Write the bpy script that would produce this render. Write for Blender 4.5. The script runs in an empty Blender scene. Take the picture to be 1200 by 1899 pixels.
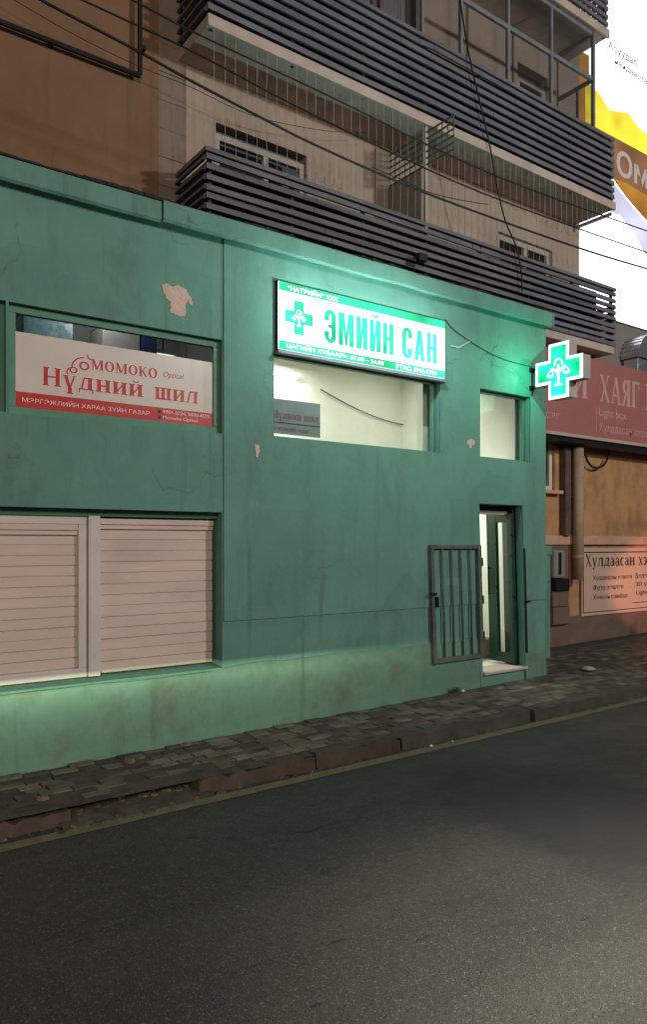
import bpy, bmesh, math, random
from mathutils import Vector, Matrix
rnd = random.Random(7)
S = bpy.context.scene
C = S.collection

# ------------------------------------------------------------------ camera
EYE, DIST, FOC = 1.72, 6.14, 1390.0
cam = bpy.data.cameras.new('camera'); camo = bpy.data.objects.new('camera', cam); C.objects.link(camo)
camo.location = (0, -DIST, EYE)
camo.rotation_euler = (math.radians(90), 0, math.radians(53.81 - 90))
cam.sensor_fit = 'VERTICAL'; cam.sensor_height = 36; cam.lens = 36 * FOC / 1899
cam.shift_y = 58.5 / 1899; cam.clip_start = 0.05; cam.clip_end = 500
S.camera = camo

# ------------------------------------------------------------------ night sky and exposure
w = bpy.data.worlds.new('World'); S.world = w; w.use_nodes = True
bg = w.node_tree.nodes['Background']
sky = w.node_tree.nodes.new('ShaderNodeTexSky'); sky.sky_type = 'NISHITA'; sky.sun_disc = False
sky.sun_elevation = math.radians(-4); sky.sun_rotation = math.radians(200)
mixn = w.node_tree.nodes.new('ShaderNodeMix'); mixn.data_type = 'RGBA'; mixn.inputs[0].default_value = 0.9
mixn.inputs[7].default_value = (0.60, 0.62, 0.68, 1)          # city glow on the night sky
w.node_tree.links.new(sky.outputs[0], mixn.inputs[6]); w.node_tree.links.new(mixn.outputs[2], bg.inputs[0])
bg.inputs[1].default_value = 0.11
S.view_settings.view_transform = 'Standard'; S.view_settings.look = 'None'
S.view_settings.exposure = 0.0; S.view_settings.gamma = 1.0
S.render.engine = 'CYCLES'
S.cycles.use_denoising = True; S.cycles.max_bounces = 6; S.cycles.transparent_max_bounces = 12
S.cycles.sample_clamp_indirect = 4.0; S.cycles.caustics_reflective = False; S.cycles.caustics_refractive = False

def lamp(name, kind, loc, power, col, target=None, **kw):
    d = bpy.data.lights.new(name, kind); d.energy = power; d.color = col
    for k, v in kw.items(): setattr(d, k, v)
    o = bpy.data.objects.new(name, d); C.objects.link(o); o.location = loc
    if target is not None:
        o.rotation_euler = (Vector(target) - Vector(loc)).to_track_quat('-Z', 'Y').to_euler()
    return o
# unseen fill lamps added across the road for its mixed street light
lamp('street_fill_light', 'POINT', (-2.5, -13.5, 6.5), 2300, (1.0, .80, .66), shadow_soft_size=.9)
lamp('street_fill_light', 'POINT', (10.5, -11.0, 7.5), 2500, (1.0, .96, .93), shadow_soft_size=.35)
# the pool of a nearer lamp on the road
lamp('road_lamp_light', 'SPOT', (3.4, -6.8, 6.2), 5200, (1.0, .96, .88), (3.5, -5.5, -.2), spot_size=math.radians(52), spot_blend=1.0, shadow_soft_size=.15)
# dipped headlamp of a car outside the picture, low on the wall
hl = lamp('headlamp_light', 'POINT', (-4.5, -9.0, .645), 15000, (1.0, 1.0, .72), shadow_soft_size=.0)
hl.data.use_nodes = True; hn = hl.data.node_tree                # dipped beam: sharp cut-off at lamp height, strongest just under it
hg = hn.nodes.new('ShaderNodeNewGeometry'); hs_ = hn.nodes.new('ShaderNodeSeparateXYZ'); hn.links.new(hg.outputs['Incoming'], hs_.inputs[0])
def hmath(op, a, b):
    n = hn.nodes.new('ShaderNodeMath'); n.operation = op
    for k, v in enumerate((a, b)):
        if hasattr(v, 'is_linked'): hn.links.new(v, n.inputs[k])
        elif v is not None: n.inputs[k].default_value = v
    return n.outputs[0]
down = hmath('MULTIPLY', hs_.outputs['Z'], -1.0)
cut = hn.nodes.new('ShaderNodeMapRange'); hn.links.new(down, cut.inputs[0]); cut.inputs[1].default_value = 0.0; cut.inputs[2].default_value = .011
fall = hmath('ADD', hmath('POWER', 2.718, hmath('MULTIPLY', down, -70.0)), .05)
side = hn.nodes.new('ShaderNodeMapRange'); hn.links.new(hmath('SUBTRACT', hmath('MULTIPLY', hs_.outputs['X'], .766), hmath('MULTIPLY', hs_.outputs['Y'], .643)), side.inputs[0])
side.interpolation_type = 'SMOOTHSTEP'; side.inputs[1].default_value = .03; side.inputs[2].default_value = .21; side.inputs[3].default_value = 1.0; side.inputs[4].default_value = .04
hn.links.new(hmath('MULTIPLY', hmath('MULTIPLY', cut.outputs[0], side.outputs[0]), fall), hn.nodes['Emission'].inputs['Strength'])
# red-orange tail light shining past the corner on to the neighbour's wall
lamp('tail_light', 'SPOT', (-3.6, -4.9, .95), 15000, (1.0, .36, .18), (14.0, .9, 1.0), spot_size=math.radians(8.4), spot_blend=.3, shadow_soft_size=.05)

# ------------------------------------------------------------------ helpers
AX = (FOC / math.hypot(1900, FOC), 1900 / math.hypot(1900, FOC)); RX = (AX[1], -AX[0])
def at(u, v, Y=0.0):
    """point on the vertical plane y = Y that the photograph shows at (u, v)"""
    k = (u - 600) / FOC; dx, dy = AX[0] + k * RX[0], AX[1] + k * RX[1]; t = (DIST + Y) / dy
    return Vector((t * dx, Y, EYE + (1008 - v) / FOC * t))
def gz(x): return -0.095 + 0.0142 * x                       # pavement level: the street rises slightly
def rz(x): return gz(x) - 0.12                              # road level

class MB:
    def __init__(s): s.v = []; s.f = []; s.t = []; s.n = 0
    def poly(s, pts, tone=0.0):
        b = len(s.v); s.v += [tuple(p) for p in pts]; s.f.append(tuple(range(b, b + len(pts)))); s.t.append(tone)
    def hexa(s, p, tone=0.0):
        b = len(s.v); s.v += [tuple(q) for q in p]
        for q in ((0,3,2,1),(4,5,6,7),(0,1,5,4),(1,2,6,5),(2,3,7,6),(3,0,4,7)):
            s.f.append(tuple(b + i for i in q)); s.t.append(tone)
        return s
    def box(s, x0, x1, y0, y1, z0, z1, tone=0.0):
        return s.hexa([(x0,y0,z0),(x1,y0,z0),(x1,y1,z0),(x0,y1,z0),(x0,y0,z1),(x1,y0,z1),(x1,y1,z1),(x0,y1,z1)], tone)
    def bar(s, a, b, wid, dep, up=(0,0,1)):
        a, b = Vector(a), Vector(b); d = (b - a).normalized(); r = d.cross(Vector(up))
        if r.length < 1e-4: r = d.cross(Vector((1,0,0)))
        r.normalize(); q = r.cross(d).normalized(); r *= wid / 2; q *= dep / 2
        return s.hexa([a-r-q, a+r-q, a+r+q, a-r+q, b-r-q, b+r-q, b+r+q, b-r+q])
    def tube(s, pts, r, n=8, cap=True):
        pts = [Vector(p) for p in pts]; b = len(s.v)
        for i, p in enumerate(pts):
            d = (pts[min(i+1, len(pts)-1)] - pts[max(i-1, 0)]).normalized()
            a = d.cross(Vector((0,0,1)) if abs(d.z) < .9 else Vector((1,0,0))).normalized(); c = d.cross(a)
            for j in range(n):
                th = 2*math.pi*j/n; s.v.append(tuple(p + a*math.cos(th)*r + c*math.sin(th)*r))
        for i in range(len(pts)-1):
            for j in range(n):
                s.f.append((b+i*n+j, b+i*n+(j+1)%n, b+(i+1)*n+(j+1)%n, b+(i+1)*n+j)); s.t.append(0)
        if cap:
            s.f.append(tuple(b+j for j in reversed(range(n)))); s.t.append(0)
            s.f.append(tuple(b+(len(pts)-1)*n+j for j in range(n))); s.t.append(0)
        return s
    def prism(s, pts, fr, d0, d1):
        """2-D outline pts in frame fr=(origin, U, V, N) from depth d0 to d1 along N"""
        O, U, V, N = fr; n = len(pts); b = len(s.v)
        for d in (d0, d1):
            for x, y in pts: s.v.append(tuple(O + U*x + V*y + N*d))
        s.f.append(tuple(range(b+n, b+2*n))); s.t.append(0); s.f.append(tuple(b+i for i in reversed(range(n)))); s.t.append(0)
        for i in range(n):
            j = (i+1) % n; s.f.append((b+i, b+j, b+n+j, b+n+i)); s.t.append(0)
        return s
    def shape(s, pts, fr, d0, d1): s.n += 1; return s.prism(pts, fr, d0, d1 + s.n * 1.2e-4)
    def ring(s, cx, cy, rx, ry, wx, wy, a0, a1, fr, d0, d1, n=20):
        for i in range(n):
            t0, t1 = math.radians(a0 + (a1-a0)*i/n), math.radians(a0 + (a1-a0)*(i+1)/n)
            s.prism([(cx+rx*math.cos(t0), cy+ry*math.sin(t0)), (cx+rx*math.cos(t1), cy+ry*math.sin(t1)),
                     (cx+(rx-wx)*math.cos(t1), cy+(ry-wy)*math.sin(t1)), (cx+(rx-wx)*math.cos(t0), cy+(ry-wy)*math.sin(t0))], fr, d0, d1)
        return s
    def words(s):
        """the lettering word by word: shapes closer than a third of the letter height stay together"""
        par = list(range(len(s.v)))
        def fd(i):
            while par[i] != i: par[i] = par[par[i]]; i = par[i]
            return i
        for f in s.f:
            for i in f[1:]: par[fd(i)] = fd(f[0])
        zs = [v[2] for v in s.v]; cap = max(zs)-min(zs); ax = 0 if max(v[0] for v in s.v)-min(v[0] for v in s.v) > .05 else 1
        box = {}
        for i, v in enumerate(s.v):
            r = fd(i); lo, hi = box.get(r, (9e9, -9e9)); box[r] = (min(lo, v[ax]), max(hi, v[ax]))
        grp, k, end = {}, 0, None
        for r, (lo, hi) in sorted(box.items(), key=lambda q: q[1]):
            if end is not None and lo-end > .22*cap: k += 1; end = hi
            grp[r] = k; end = hi if end is None else max(end, hi)
        out = []
        for g in range(k+1):
            mb = MB(); mp = {}
            for f, t in zip(s.f, s.t):
                if grp[fd(f[0])] != g: continue
                for i in f:
                    if i not in mp: mp[i] = len(mb.v); mb.v.append(s.v[i])
                mb.f.append(tuple(mp[i] for i in f)); mb.t.append(t)
            out.append(mb)
        return out
    def build(s, name, m, parent=None, smooth=False, bevel=0.0, origin=None):
        if name == 'lettering':
            w_ = s.words()
            if len(w_) > 1: return [q.build(name, m, parent) for q in w_][-1]
        root = parent
        while root is not None and root.parent is not None: root = root.parent
        off = Vector(root.location) if root is not None else (Vector(origin) if origin else Vector((0,0,0)))
        me = bpy.data.meshes.new(name); me.from_pydata([tuple(Vector(p) - off) for p in s.v], [], s.f); me.update()
        bm = bmesh.new(); bm.from_mesh(me); bmesh.ops.recalc_face_normals(bm, faces=bm.faces); bm.to_mesh(me); bm.free()
        at_ = me.attributes.new('tone', 'FLOAT', 'FACE')
        for i, t in enumerate(s.t): at_.data[i].value = t
        for p in me.polygons: p.use_smooth = smooth
        me.materials.append(m); o = bpy.data.objects.new(name, me); C.objects.link(o)
        if parent is not None: o.parent = parent
        elif origin: o.location = off
        if bevel > 0:
            bv = o.modifiers.new('bevel', 'BEVEL'); bv.width = bevel; bv.segments = 2; bv.limit_method = 'ANGLE'
        return o

def tag(o, label=None, cat=None, group=None, kind=None):
    if label: o['label'] = label
    if cat: o['category'] = cat
    if group: o['group'] = group
    if kind: o['kind'] = kind
    return o
def thing(name, loc, label, cat, group=None):
    o = bpy.data.objects.new(name, None); C.objects.link(o); o.location = loc; o.empty_display_size = .2
    return tag(o, label, cat, group)

# ------------------------------------------------------------------ materials
def nodes(name):
    m = bpy.data.materials.new(name); m.use_nodes = True; nt = m.node_tree
    return m, nt, nt.nodes['Principled BSDF']
def N(nt, typ, **kw):
    n = nt.nodes.new(typ)
    for k, v in kw.items():
        if k.startswith('i_'): n.inputs[int(k[2:])].default_value = v
        else: setattr(n, k, v)
    return n
def L(nt, a, b): nt.links.new(a, b)
def mixc(nt, fac, a, b, mode='MIX'):
    n = nt.nodes.new('ShaderNodeMix'); n.data_type = 'RGBA'; n.blend_type = mode
    for sock, val in ((n.inputs[0], fac), (n.inputs[6], a), (n.inputs[7], b)):
        if hasattr(val, 'links') or hasattr(val, 'is_linked'): nt.links.new(val, sock)
        else: sock.default_value = val if not isinstance(val, tuple) else (*val[:3], 1)
    return n.outputs[2]
def noise(nt, co, scale, detail=6, rough=.6):
    n = N(nt, 'ShaderNodeTexNoise'); n.inputs['Scale'].default_value = scale; n.inputs['Detail'].default_value = detail
    n.inputs['Roughness'].default_value = rough; L(nt, co, n.inputs['Vector']); return n.outputs['Fac']
def ramp(nt, fac, p0, p1, c0=0.0, c1=1.0):
    n = N(nt, 'ShaderNodeMapRange', clamp=True); L(nt, fac, n.inputs[0])
    n.inputs[1].default_value = p0; n.inputs[2].default_value = p1; n.inputs[3].default_value = c0; n.inputs[4].default_value = c1
    return n.outputs[0]
def coords(nt, scale=(1,1,1)):
    tc = N(nt, 'ShaderNodeTexCoord'); mp = N(nt, 'ShaderNodeMapping'); mp.inputs['Scale'].default_value = scale
    L(nt, tc.outputs['Object'], mp.inputs['Vector']); return mp.outputs['Vector']
def pmat(name, col, rough=.7, var=.18, scale=3.0, bump=.15, bscale=40, metal=0.0, stain=None, samt=.5, sscale=1.6, spec=.3, stretch=(1,1,1), tone=0.0):
    m, nt, b = nodes(name); co = coords(nt, stretch)
    f = ramp(nt, noise(nt, co, scale), .3, .7)
    c0 = tuple(x*(1-var) for x in col); c1 = tuple(min(1, x*(1+var)) for x in col)
    out = mixc(nt, f, c0, c1)
    if stain:
        g = ramp(nt, noise(nt, co, sscale, 8, .7), .52, .68, 0, samt); out = mixc(nt, g, out, stain)
    if tone:
        a = N(nt, 'ShaderNodeAttribute', attribute_name='tone'); hv = N(nt, 'ShaderNodeMath', operation='MULTIPLY_ADD')
        L(nt, a.outputs['Fac'], hv.inputs[0]); hv.inputs[1].default_value = tone; hv.inputs[2].default_value = 1.0
        mu = N(nt, 'ShaderNodeVectorMath', operation='SCALE'); L(nt, out, mu.inputs[0]); L(nt, hv.outputs[0], mu.inputs['Scale']); out = mu.outputs[0]
    L(nt, out, b.inputs['Base Color'])
    rr = ramp(nt, noise(nt, co, scale*2.3), .3, .7, max(.02, rough-.12), min(1, rough+.12)); L(nt, rr, b.inputs['Roughness'])
    b.inputs['Metallic'].default_value = metal; b.inputs['Specular IOR Level'].default_value = spec
    if bump:
        bp = N(nt, 'ShaderNodeBump'); bp.inputs['Strength'].default_value = bump; bp.inputs['Distance'].default_value = .01
        L(nt, noise(nt, co, bscale, 8, .65), bp.inputs['Height']); L(nt, bp.outputs[0], b.inputs['Normal'])
    return m
def emat(name, col, strength, uneven=0.0, scale=2.2):
    m, nt, b = nodes(name); b.inputs['Base Color'].default_value = (*[x*.04 for x in col], 1); b.inputs['Roughness'].default_value = .9; b.inputs['Specular IOR Level'].default_value = .0
    b.inputs['Emission Color'].default_value = (*col, 1); b.inputs['Emission Strength'].default_value = strength
    if uneven:
        f = ramp(nt, noise(nt, coords(nt), scale, 2, .4), .32, .68, strength*(1-uneven), strength*(1+uneven)); L(nt, f, b.inputs['Emission Strength'])
    return m
def glassmat(name, tint=(1,1,1), refl=1.0):
    m, nt, b = nodes(name); nt.nodes.remove(b); out = nt.nodes['Material Output']
    tr = N(nt, 'ShaderNodeBsdfTransparent'); tr.inputs[0].default_value = (*tint, 1)
    gl = N(nt, 'ShaderNodeBsdfGlossy'); gl.inputs['Roughness'].default_value = .02; gl.inputs[0].default_value = (1,1,1,1)
    lw_ = N(nt, 'ShaderNodeLayerWeight'); pw = N(nt, 'ShaderNodeMath', operation='POWER'); L(nt, lw_.outputs['Facing'], pw.inputs[0]); pw.inputs[1].default_value = 4.0
    ml = N(nt, 'ShaderNodeMath', operation='MULTIPLY_ADD'); L(nt, pw.outputs[0], ml.inputs[0]); ml.inputs[1].default_value = .9*refl; ml.inputs[2].default_value = .05*refl
    mx = N(nt, 'ShaderNodeMixShader'); L(nt, ml.outputs[0], mx.inputs[0]); L(nt, tr.outputs[0], mx.inputs[1]); L(nt, gl.outputs[0], mx.inputs[2])
    L(nt, mx.outputs[0], out.inputs[0]); return m

def plaster(name, col, patch=.10, stain=(.08,.13,.09), samt=.35, lim=(.50,.72), streak=.35):
    """painted render: squarish repainted patches, trowel unevenness, grime and hairline pits"""
    m, nt, b = nodes(name); co = coords(nt)
    f = ramp(nt, noise(nt, co, 1.1, 5, .6), .3, .7)
    out = mixc(nt, f, tuple(x*.88 for x in col), tuple(x*1.12 for x in col))
    vo = N(nt, 'ShaderNodeTexVoronoi', distance='CHEBYCHEV'); vo.inputs['Scale'].default_value = .8; vo.inputs['Randomness'].default_value = 1
    L(nt, co, vo.inputs['Vector']); sp = N(nt, 'ShaderNodeSeparateColor'); L(nt, vo.outputs['Color'], sp.inputs[0])
    out = mixc(nt, ramp(nt, sp.outputs[0], .2, .9, 0, patch), out, tuple(x*1.45 for x in col))
    st = coords(nt, (1.0, 1.0, streak))
    out = mixc(nt, ramp(nt, noise(nt, st, 2.2, 9, .72), lim[0], lim[1], 0, samt), out, stain)
    out = mixc(nt, ramp(nt, noise(nt, co, 26, 4, .8), .66, .76, 0, .35), out, tuple(x*.55 for x in col))
    vc = N(nt, 'ShaderNodeTexVoronoi', feature='DISTANCE_TO_EDGE'); vc.inputs['Scale'].default_value = .55
    nc = N(nt, 'ShaderNodeTexNoise'); nc.inputs['Scale'].default_value = 2.2; nc.inputs['Detail'].default_value = 6; L(nt, co, nc.inputs['Vector'])
    va = N(nt, 'ShaderNodeVectorMath', operation='MULTIPLY_ADD'); L(nt, nc.outputs['Color'], va.inputs[0]); va.inputs[1].default_value = (.8,.8,.8); L(nt, co, va.inputs[2]); L(nt, va.outputs[0], vc.inputs['Vector'])
    ck = N(nt, 'ShaderNodeMath', operation='MULTIPLY'); L(nt, ramp(nt, vc.outputs['Distance'], 0, .006, .7, 0), ck.inputs[0]); L(nt, ramp(nt, noise(nt, co, .7, 3), .50, .62), ck.inputs[1])
    out = mixc(nt, ck.outputs[0], out, tuple(x*.35 for x in col))
    dr = coords(nt, (7.0, 7.0, .5)); out = mixc(nt, ramp(nt, noise(nt, dr, 1.0, 5, .6), .58, .76, 0, .42), out, tuple(x*.6 for x in stain))
    out = mixc(nt, ramp(nt, noise(nt, co, 3.4, 7, .7), .56, .66, 0, .22), out, tuple(min(1, x*1.35) for x in col))
    L(nt, out, b.inputs['Base Color'])
    L(nt, ramp(nt, noise(nt, co, 5), .3, .7, .62, .85), b.inputs['Roughness']); b.inputs['Specular IOR Level'].default_value = .25
    b1 = N(nt, 'ShaderNodeBump'); b1.inputs['Strength'].default_value = .35; b1.inputs['Distance'].default_value = .03
    L(nt, noise(nt, co, 2.6, 4, .5), b1.inputs['Height'])
    b2 = N(nt, 'ShaderNodeBump'); b2.inputs['Strength'].default_value = .28; b2.inputs['Distance'].default_value = .006
    L(nt, noise(nt, co, 55, 8, .7), b2.inputs['Height']); L(nt, b1.outputs[0], b2.inputs['Normal']); L(nt, b2.outputs[0], b.inputs['Normal'])
    return m

M = {}
M['green'] = plaster('green_plaster', (.124, .275, .216), .24, samt=.5)
M['plinth_green'] = plaster('dirty_green_plinth', (.124, .246, .180), .16, (.10,.09,.06), .55, (.46,.68), .8)
M['green_frame'] = pmat('green_frame_paint', (.105, .265, .185), .5, .12, 5, .1, 50)
M['door_green'] = pmat('dark_green_door_paint', (.010, .050, .028), .35, .15, 4, .05, 60, spec=.5)
M['brown'] = plaster('brown_plaster', (.225, .130, .076), .06, (.17,.12,.09), .3)
M['beige'] = plaster('beige_plaster', (.42, .345, .275), .08, (.27,.22,.18), .35)
M['rough_beige'] = plaster('rough_bare_plaster', (.25, .20, .15), .2, (.13,.10,.08), .6)
M['orange'] = plaster('orange_plaster', (.52, .28, .13), .12, (.20,.13,.075), .75, (.46,.66), .6)
M['grey'] = plaster('grey_render', (.25, .235, .21), .1, (.15,.14,.13), .4)
M['ledge'] = pmat('pink_ledge', (.60, .36, .24), .8, .15, 4, .3, 40, stain=(.3,.2,.15))
M['plinth'] = pmat('brown_plinth', (.17, .12, .09), .85, .2, 4, .3, 30, stain=(.06,.05,.05), samt=.7)
M['concrete'] = pmat('pale_concrete', (.50, .42, .36), .85, .15, 3, .3, 45, stain=(.28,.24,.2))
M['slat'] = pmat('dark_stained_slats', (.155, .158, .178), .55, .3, 6, .25, 60, stain=(.2,.2,.2), samt=.35, sscale=5, stretch=(.25,1,1))
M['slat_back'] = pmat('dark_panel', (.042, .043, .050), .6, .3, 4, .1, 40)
M['black'] = pmat('black_metal', (.012, .012, .013), .5, .2, 8, .1, 60)
M['tar'] = pmat('tar_edge', (.018, .017, .017), .7, .3, 9, .6, 25)
M['rubber'] = pmat('black_cable', (.010, .010, .011), .55, .2, 6, 0)
M['white'] = pmat('white_wall_paint', (.72, .745, .67), .7, .05, 2, .1, 50, stain=(.6,.6,.52), samt=.4, sscale=1.2)
M['shutter'] = pmat('shutter_aluminium', (.70, .57, .505), .48, .07, 2.5, .06, 30, stain=(.42,.36,.33), samt=.35, sscale=2.2, stretch=(.4,1,1.2))
M['frame_white'] = pmat('white_pvc', (.66, .62, .57), .45, .06, 4, .03, 60)
M['rust'] = pmat('rusty_grey_steel', (.095, .112, .095), .6, .3, 9, .3, 50, stain=(.095,.05,.037), samt=.6, sscale=6, spec=.4)
M['balc_metal'] = pmat('painted_window_steel', (.20, .205, .235), .5, .2, 5, .1, 60)
M['wood_frame'] = pmat('old_brown_frame', (.11, .08, .07), .55, .3, 6, .2, 40)
M['glass'] = glassmat('clear_glass'); M['dim_glass'] = glassmat('dusty_glass', (.80, .80, .80), 1.2)
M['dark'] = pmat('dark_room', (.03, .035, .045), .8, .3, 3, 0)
M['curtain'] = pmat('grey_curtain', (.24, .23, .24), .9, .2, 9, .4, 14, stretch=(3,1,.2))
M['pink'] = pmat('bare_pink_render', (.62, .46, .40), .9, .15, 12, .6, 40)
M['silver'] = pmat('galvanised_duct', (.62, .63, .68), .32, .12, 8, .15, 30, metal=.9)
M['pipe'] = pmat('painted_pipe', (.42, .31, .22), .6, .15, 5, .15, 40, stain=(.24,.17,.12))
M['pale_box'] = pmat('pale_grey_box', (.42, .40, .36), .6, .12, 6, .15, 40, stain=(.25,.22,.19))
M['red_banner'] = pmat('faded_red_banner', (.40, .155, .145), .55, .12, 1.6, .12, 12, stain=(.34,.15,.14), samt=.5)
M['faded_pink'] = pmat('faded_pink_letters', (.60, .36, .32), .6, .12, 6, 0)
M['sticker_red'] = pmat('red_vinyl', (.52, .028, .026), .4, .06, 4, 0, spec=.4)
M['sign_cream'] = pmat('cream_vinyl', (.66, .60, .53), .38, .05, 1.2, .03, 8, spec=.4)
M['sign_white'] = pmat('white_vinyl', (.78, .73, .68), .4, .03, 4, 0)
M['poster'] = pmat('salmon_banner_cloth', (.62, .42, .33), .7, .08, 2.0, .2, 9, stain=(.50,.34,.28), samt=.4)
M['ink'] = pmat('dark_ink', (.045, .032, .028), .6, .2, 6, 0)
M['line_yellow'] = pmat('worn_yellow_line', (.135, .120, .060), .7, .2, 12, .4, 70, stain=(.07,.065,.045), samt=.75, sscale=7)
M['kerb'] = pmat('worn_red_kerb', (.070, .047, .037), .85, .3, 5, .8, 25, stain=(.06,.052,.045), samt=.8, sscale=4)
M['kerb_grey'] = pmat('worn_grey_kerb', (.066, .057, .048), .85, .3, 5, .9, 22, stain=(.04,.037,.034), samt=.8, sscale=4)
M['slab'] = pmat('paving_slabs', (.098, .083, .066), .8, .35, 4, .7, 30, stain=(.035,.031,.027), samt=.7, sscale=2.6, tone=1.0)
M['soil'] = pmat('dirt', (.060, .050, .039), .95, .45, 6, 1.0, 28)
M['stone'] = pmat('rubble_stone', (.10, .078, .06), .9, .3, 6, .7, 20, tone=.8)
M['litter'] = pmat('white_litter', (.7, .7, .68), .5, .05, 5, 0)
M['leaf'] = pmat('dry_weed', (.07, .075, .03), .8, .3, 9, 0)
M['blue'] = pmat('blue_box', (.03, .06, .16), .5, .1, 4, 0)
M['reflection_grey'] = pmat('reflection_grey', (.20, .24, .22), .6, .2, 2.5, 0, stain=(.3,.2,.2), samt=.4, sscale=1.5)
M['ghost_red'] = pmat('reflection_red', (.17, .09, .09), .6, .15, 5, 0)
M['lit_white'] = emat('lightbox_white', (1.0, 1.0, .97), 2.2)
M['lit_green'] = emat('lightbox_green', (.05, .74, .44), 1.6, .55, 1.9)
M['lit_band'] = emat('lightbox_band_green', (.045, .78, .36), 1.5, .6, 1.5)
M['cross_white'] = emat('cross_white', (.72, 1.0, .90), 2.0)
M['cross_green'] = emat('cross_green', (.012, .72, .30), 2.2, .62, 4.5)
M['tube'] = emat('tube_light', (1.0, .97, .86), 14)
M['led_white'] = emat('led_white', (1.0, 1.0, 1.0), 2.2)
M['led_pale'] = emat('led_pale_blue', (.72, .72, .95), 1.0, .25, .8)
M['led_yellow'] = emat('led_yellow', (1.0, .80, .06), 1.15, .35, 1.1)
M['led_brown'] = emat('led_brown', (.34, .165, .085), .75, .35, .9)
M['led_amber'] = emat('led_amber', (.60, .27, .05), .8, .35, .9)
M['led_grey'] = emat('led_grey', (.55, .47, .45), .8)
M['led_ink'] = emat('led_ink', (.05, .045, .08), .4)

def asphalt():
    m, nt, b = nodes('asphalt'); co = coords(nt)
    base = mixc(nt, ramp(nt, noise(nt, co, .55, 6, .6), .3, .7), (.029, .0265, .022), (.048, .044, .036))
    base = mixc(nt, ramp(nt, noise(nt, co, 2.2, 8, .75), .56, .70, 0, .55), base, (.028, .027, .025))
    pit = coords(nt, (2.2, 6.5, 1)); base = mixc(nt, ramp(nt, noise(nt, pit, 1.9, 4, .55), .665, .70, 0, .85), base, (.010, .0095, .009))
    base = mixc(nt, ramp(nt, noise(nt, coords(nt, (.25, 1.4, 1)), 1.0, 4, .5), .50, .66, 0, .6), base, (.058, .054, .046))
    base = mixc(nt, ramp(nt, noise(nt, co, 9, 6, .75), .60, .70, 0, .5), base, (.062, .058, .050))
    vo = N(nt, 'ShaderNodeTexVoronoi'); vo.inputs['Scale'].default_value = 120; L(nt, co, vo.inputs['Vector'])
    sp = N(nt, 'ShaderNodeSeparateColor'); L(nt, vo.outputs['Color'], sp.inputs[0])
    base = mixc(nt, ramp(nt, sp.outputs[0], .84, 1.0, 0, .6), base, (.13, .125, .11))       # pale chippings
    base = mixc(nt, ramp(nt, sp.outputs[1], .74, 1.0, 0, .8), base, (.016, .015, .014))
    # soft dark shadow across the lane, painted into the asphalt colour
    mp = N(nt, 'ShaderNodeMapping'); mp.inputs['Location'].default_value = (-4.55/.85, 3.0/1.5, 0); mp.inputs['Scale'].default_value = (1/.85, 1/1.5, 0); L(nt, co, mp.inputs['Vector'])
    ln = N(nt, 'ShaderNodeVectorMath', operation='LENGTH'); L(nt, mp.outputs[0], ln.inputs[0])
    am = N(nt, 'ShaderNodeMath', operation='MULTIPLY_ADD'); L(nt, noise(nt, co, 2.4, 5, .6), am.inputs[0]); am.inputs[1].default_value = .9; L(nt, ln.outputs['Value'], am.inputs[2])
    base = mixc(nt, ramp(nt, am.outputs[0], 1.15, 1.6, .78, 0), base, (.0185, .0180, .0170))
    vc = N(nt, 'ShaderNodeTexVoronoi', feature='DISTANCE_TO_EDGE'); vc.inputs['Scale'].default_value = .32
    nc = N(nt, 'ShaderNodeTexNoise'); nc.inputs['Scale'].default_value = 1.6; L(nt, co, nc.inputs['Vector'])
    va = N(nt, 'ShaderNodeVectorMath', operation='MULTIPLY_ADD'); L(nt, nc.outputs['Color'], va.inputs[0]); va.inputs[1].default_value = (.9,.9,0); L(nt, co, va.inputs[2])
    L(nt, va.outputs[0], vc.inputs['Vector'])
    cr = ramp(nt, vc.outputs['Distance'], .0, .0045, 1, 0)
    msk = N(nt, 'ShaderNodeMath', operation='MULTIPLY'); L(nt, cr, msk.inputs[0]); L(nt, ramp(nt, noise(nt, co, .45, 2), .5, .6), msk.inputs[1])
    base = mixc(nt, msk.outputs[0], base, (.009, .009, .008))
    L(nt, base, b.inputs['Base Color']); L(nt, ramp(nt, noise(nt, co, 3), .3, .7, .55, .82), b.inputs['Roughness'])
    b.inputs['Specular IOR Level'].default_value = .35
    b1 = N(nt, 'ShaderNodeBump'); b1.inputs['Strength'].default_value = .7; b1.inputs['Distance'].default_value = .006
    ad = N(nt, 'ShaderNodeMath', operation='ADD'); L(nt, noise(nt, co, 120, 6, .75), ad.inputs[0]); L(nt, vo.outputs['Distance'], ad.inputs[1]); L(nt, ad.outputs[0], b1.inputs['Height'])
    b2 = N(nt, 'ShaderNodeBump'); b2.inputs['Strength'].default_value = .5; b2.inputs['Distance'].default_value = .03
    L(nt, noise(nt, co, 5, 4, .6), b2.inputs['Height']); L(nt, b1.outputs[0], b2.inputs['Normal']); L(nt, b2.outputs[0], b.inputs['Normal'])
    return m
M['asphalt'] = asphalt()

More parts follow.
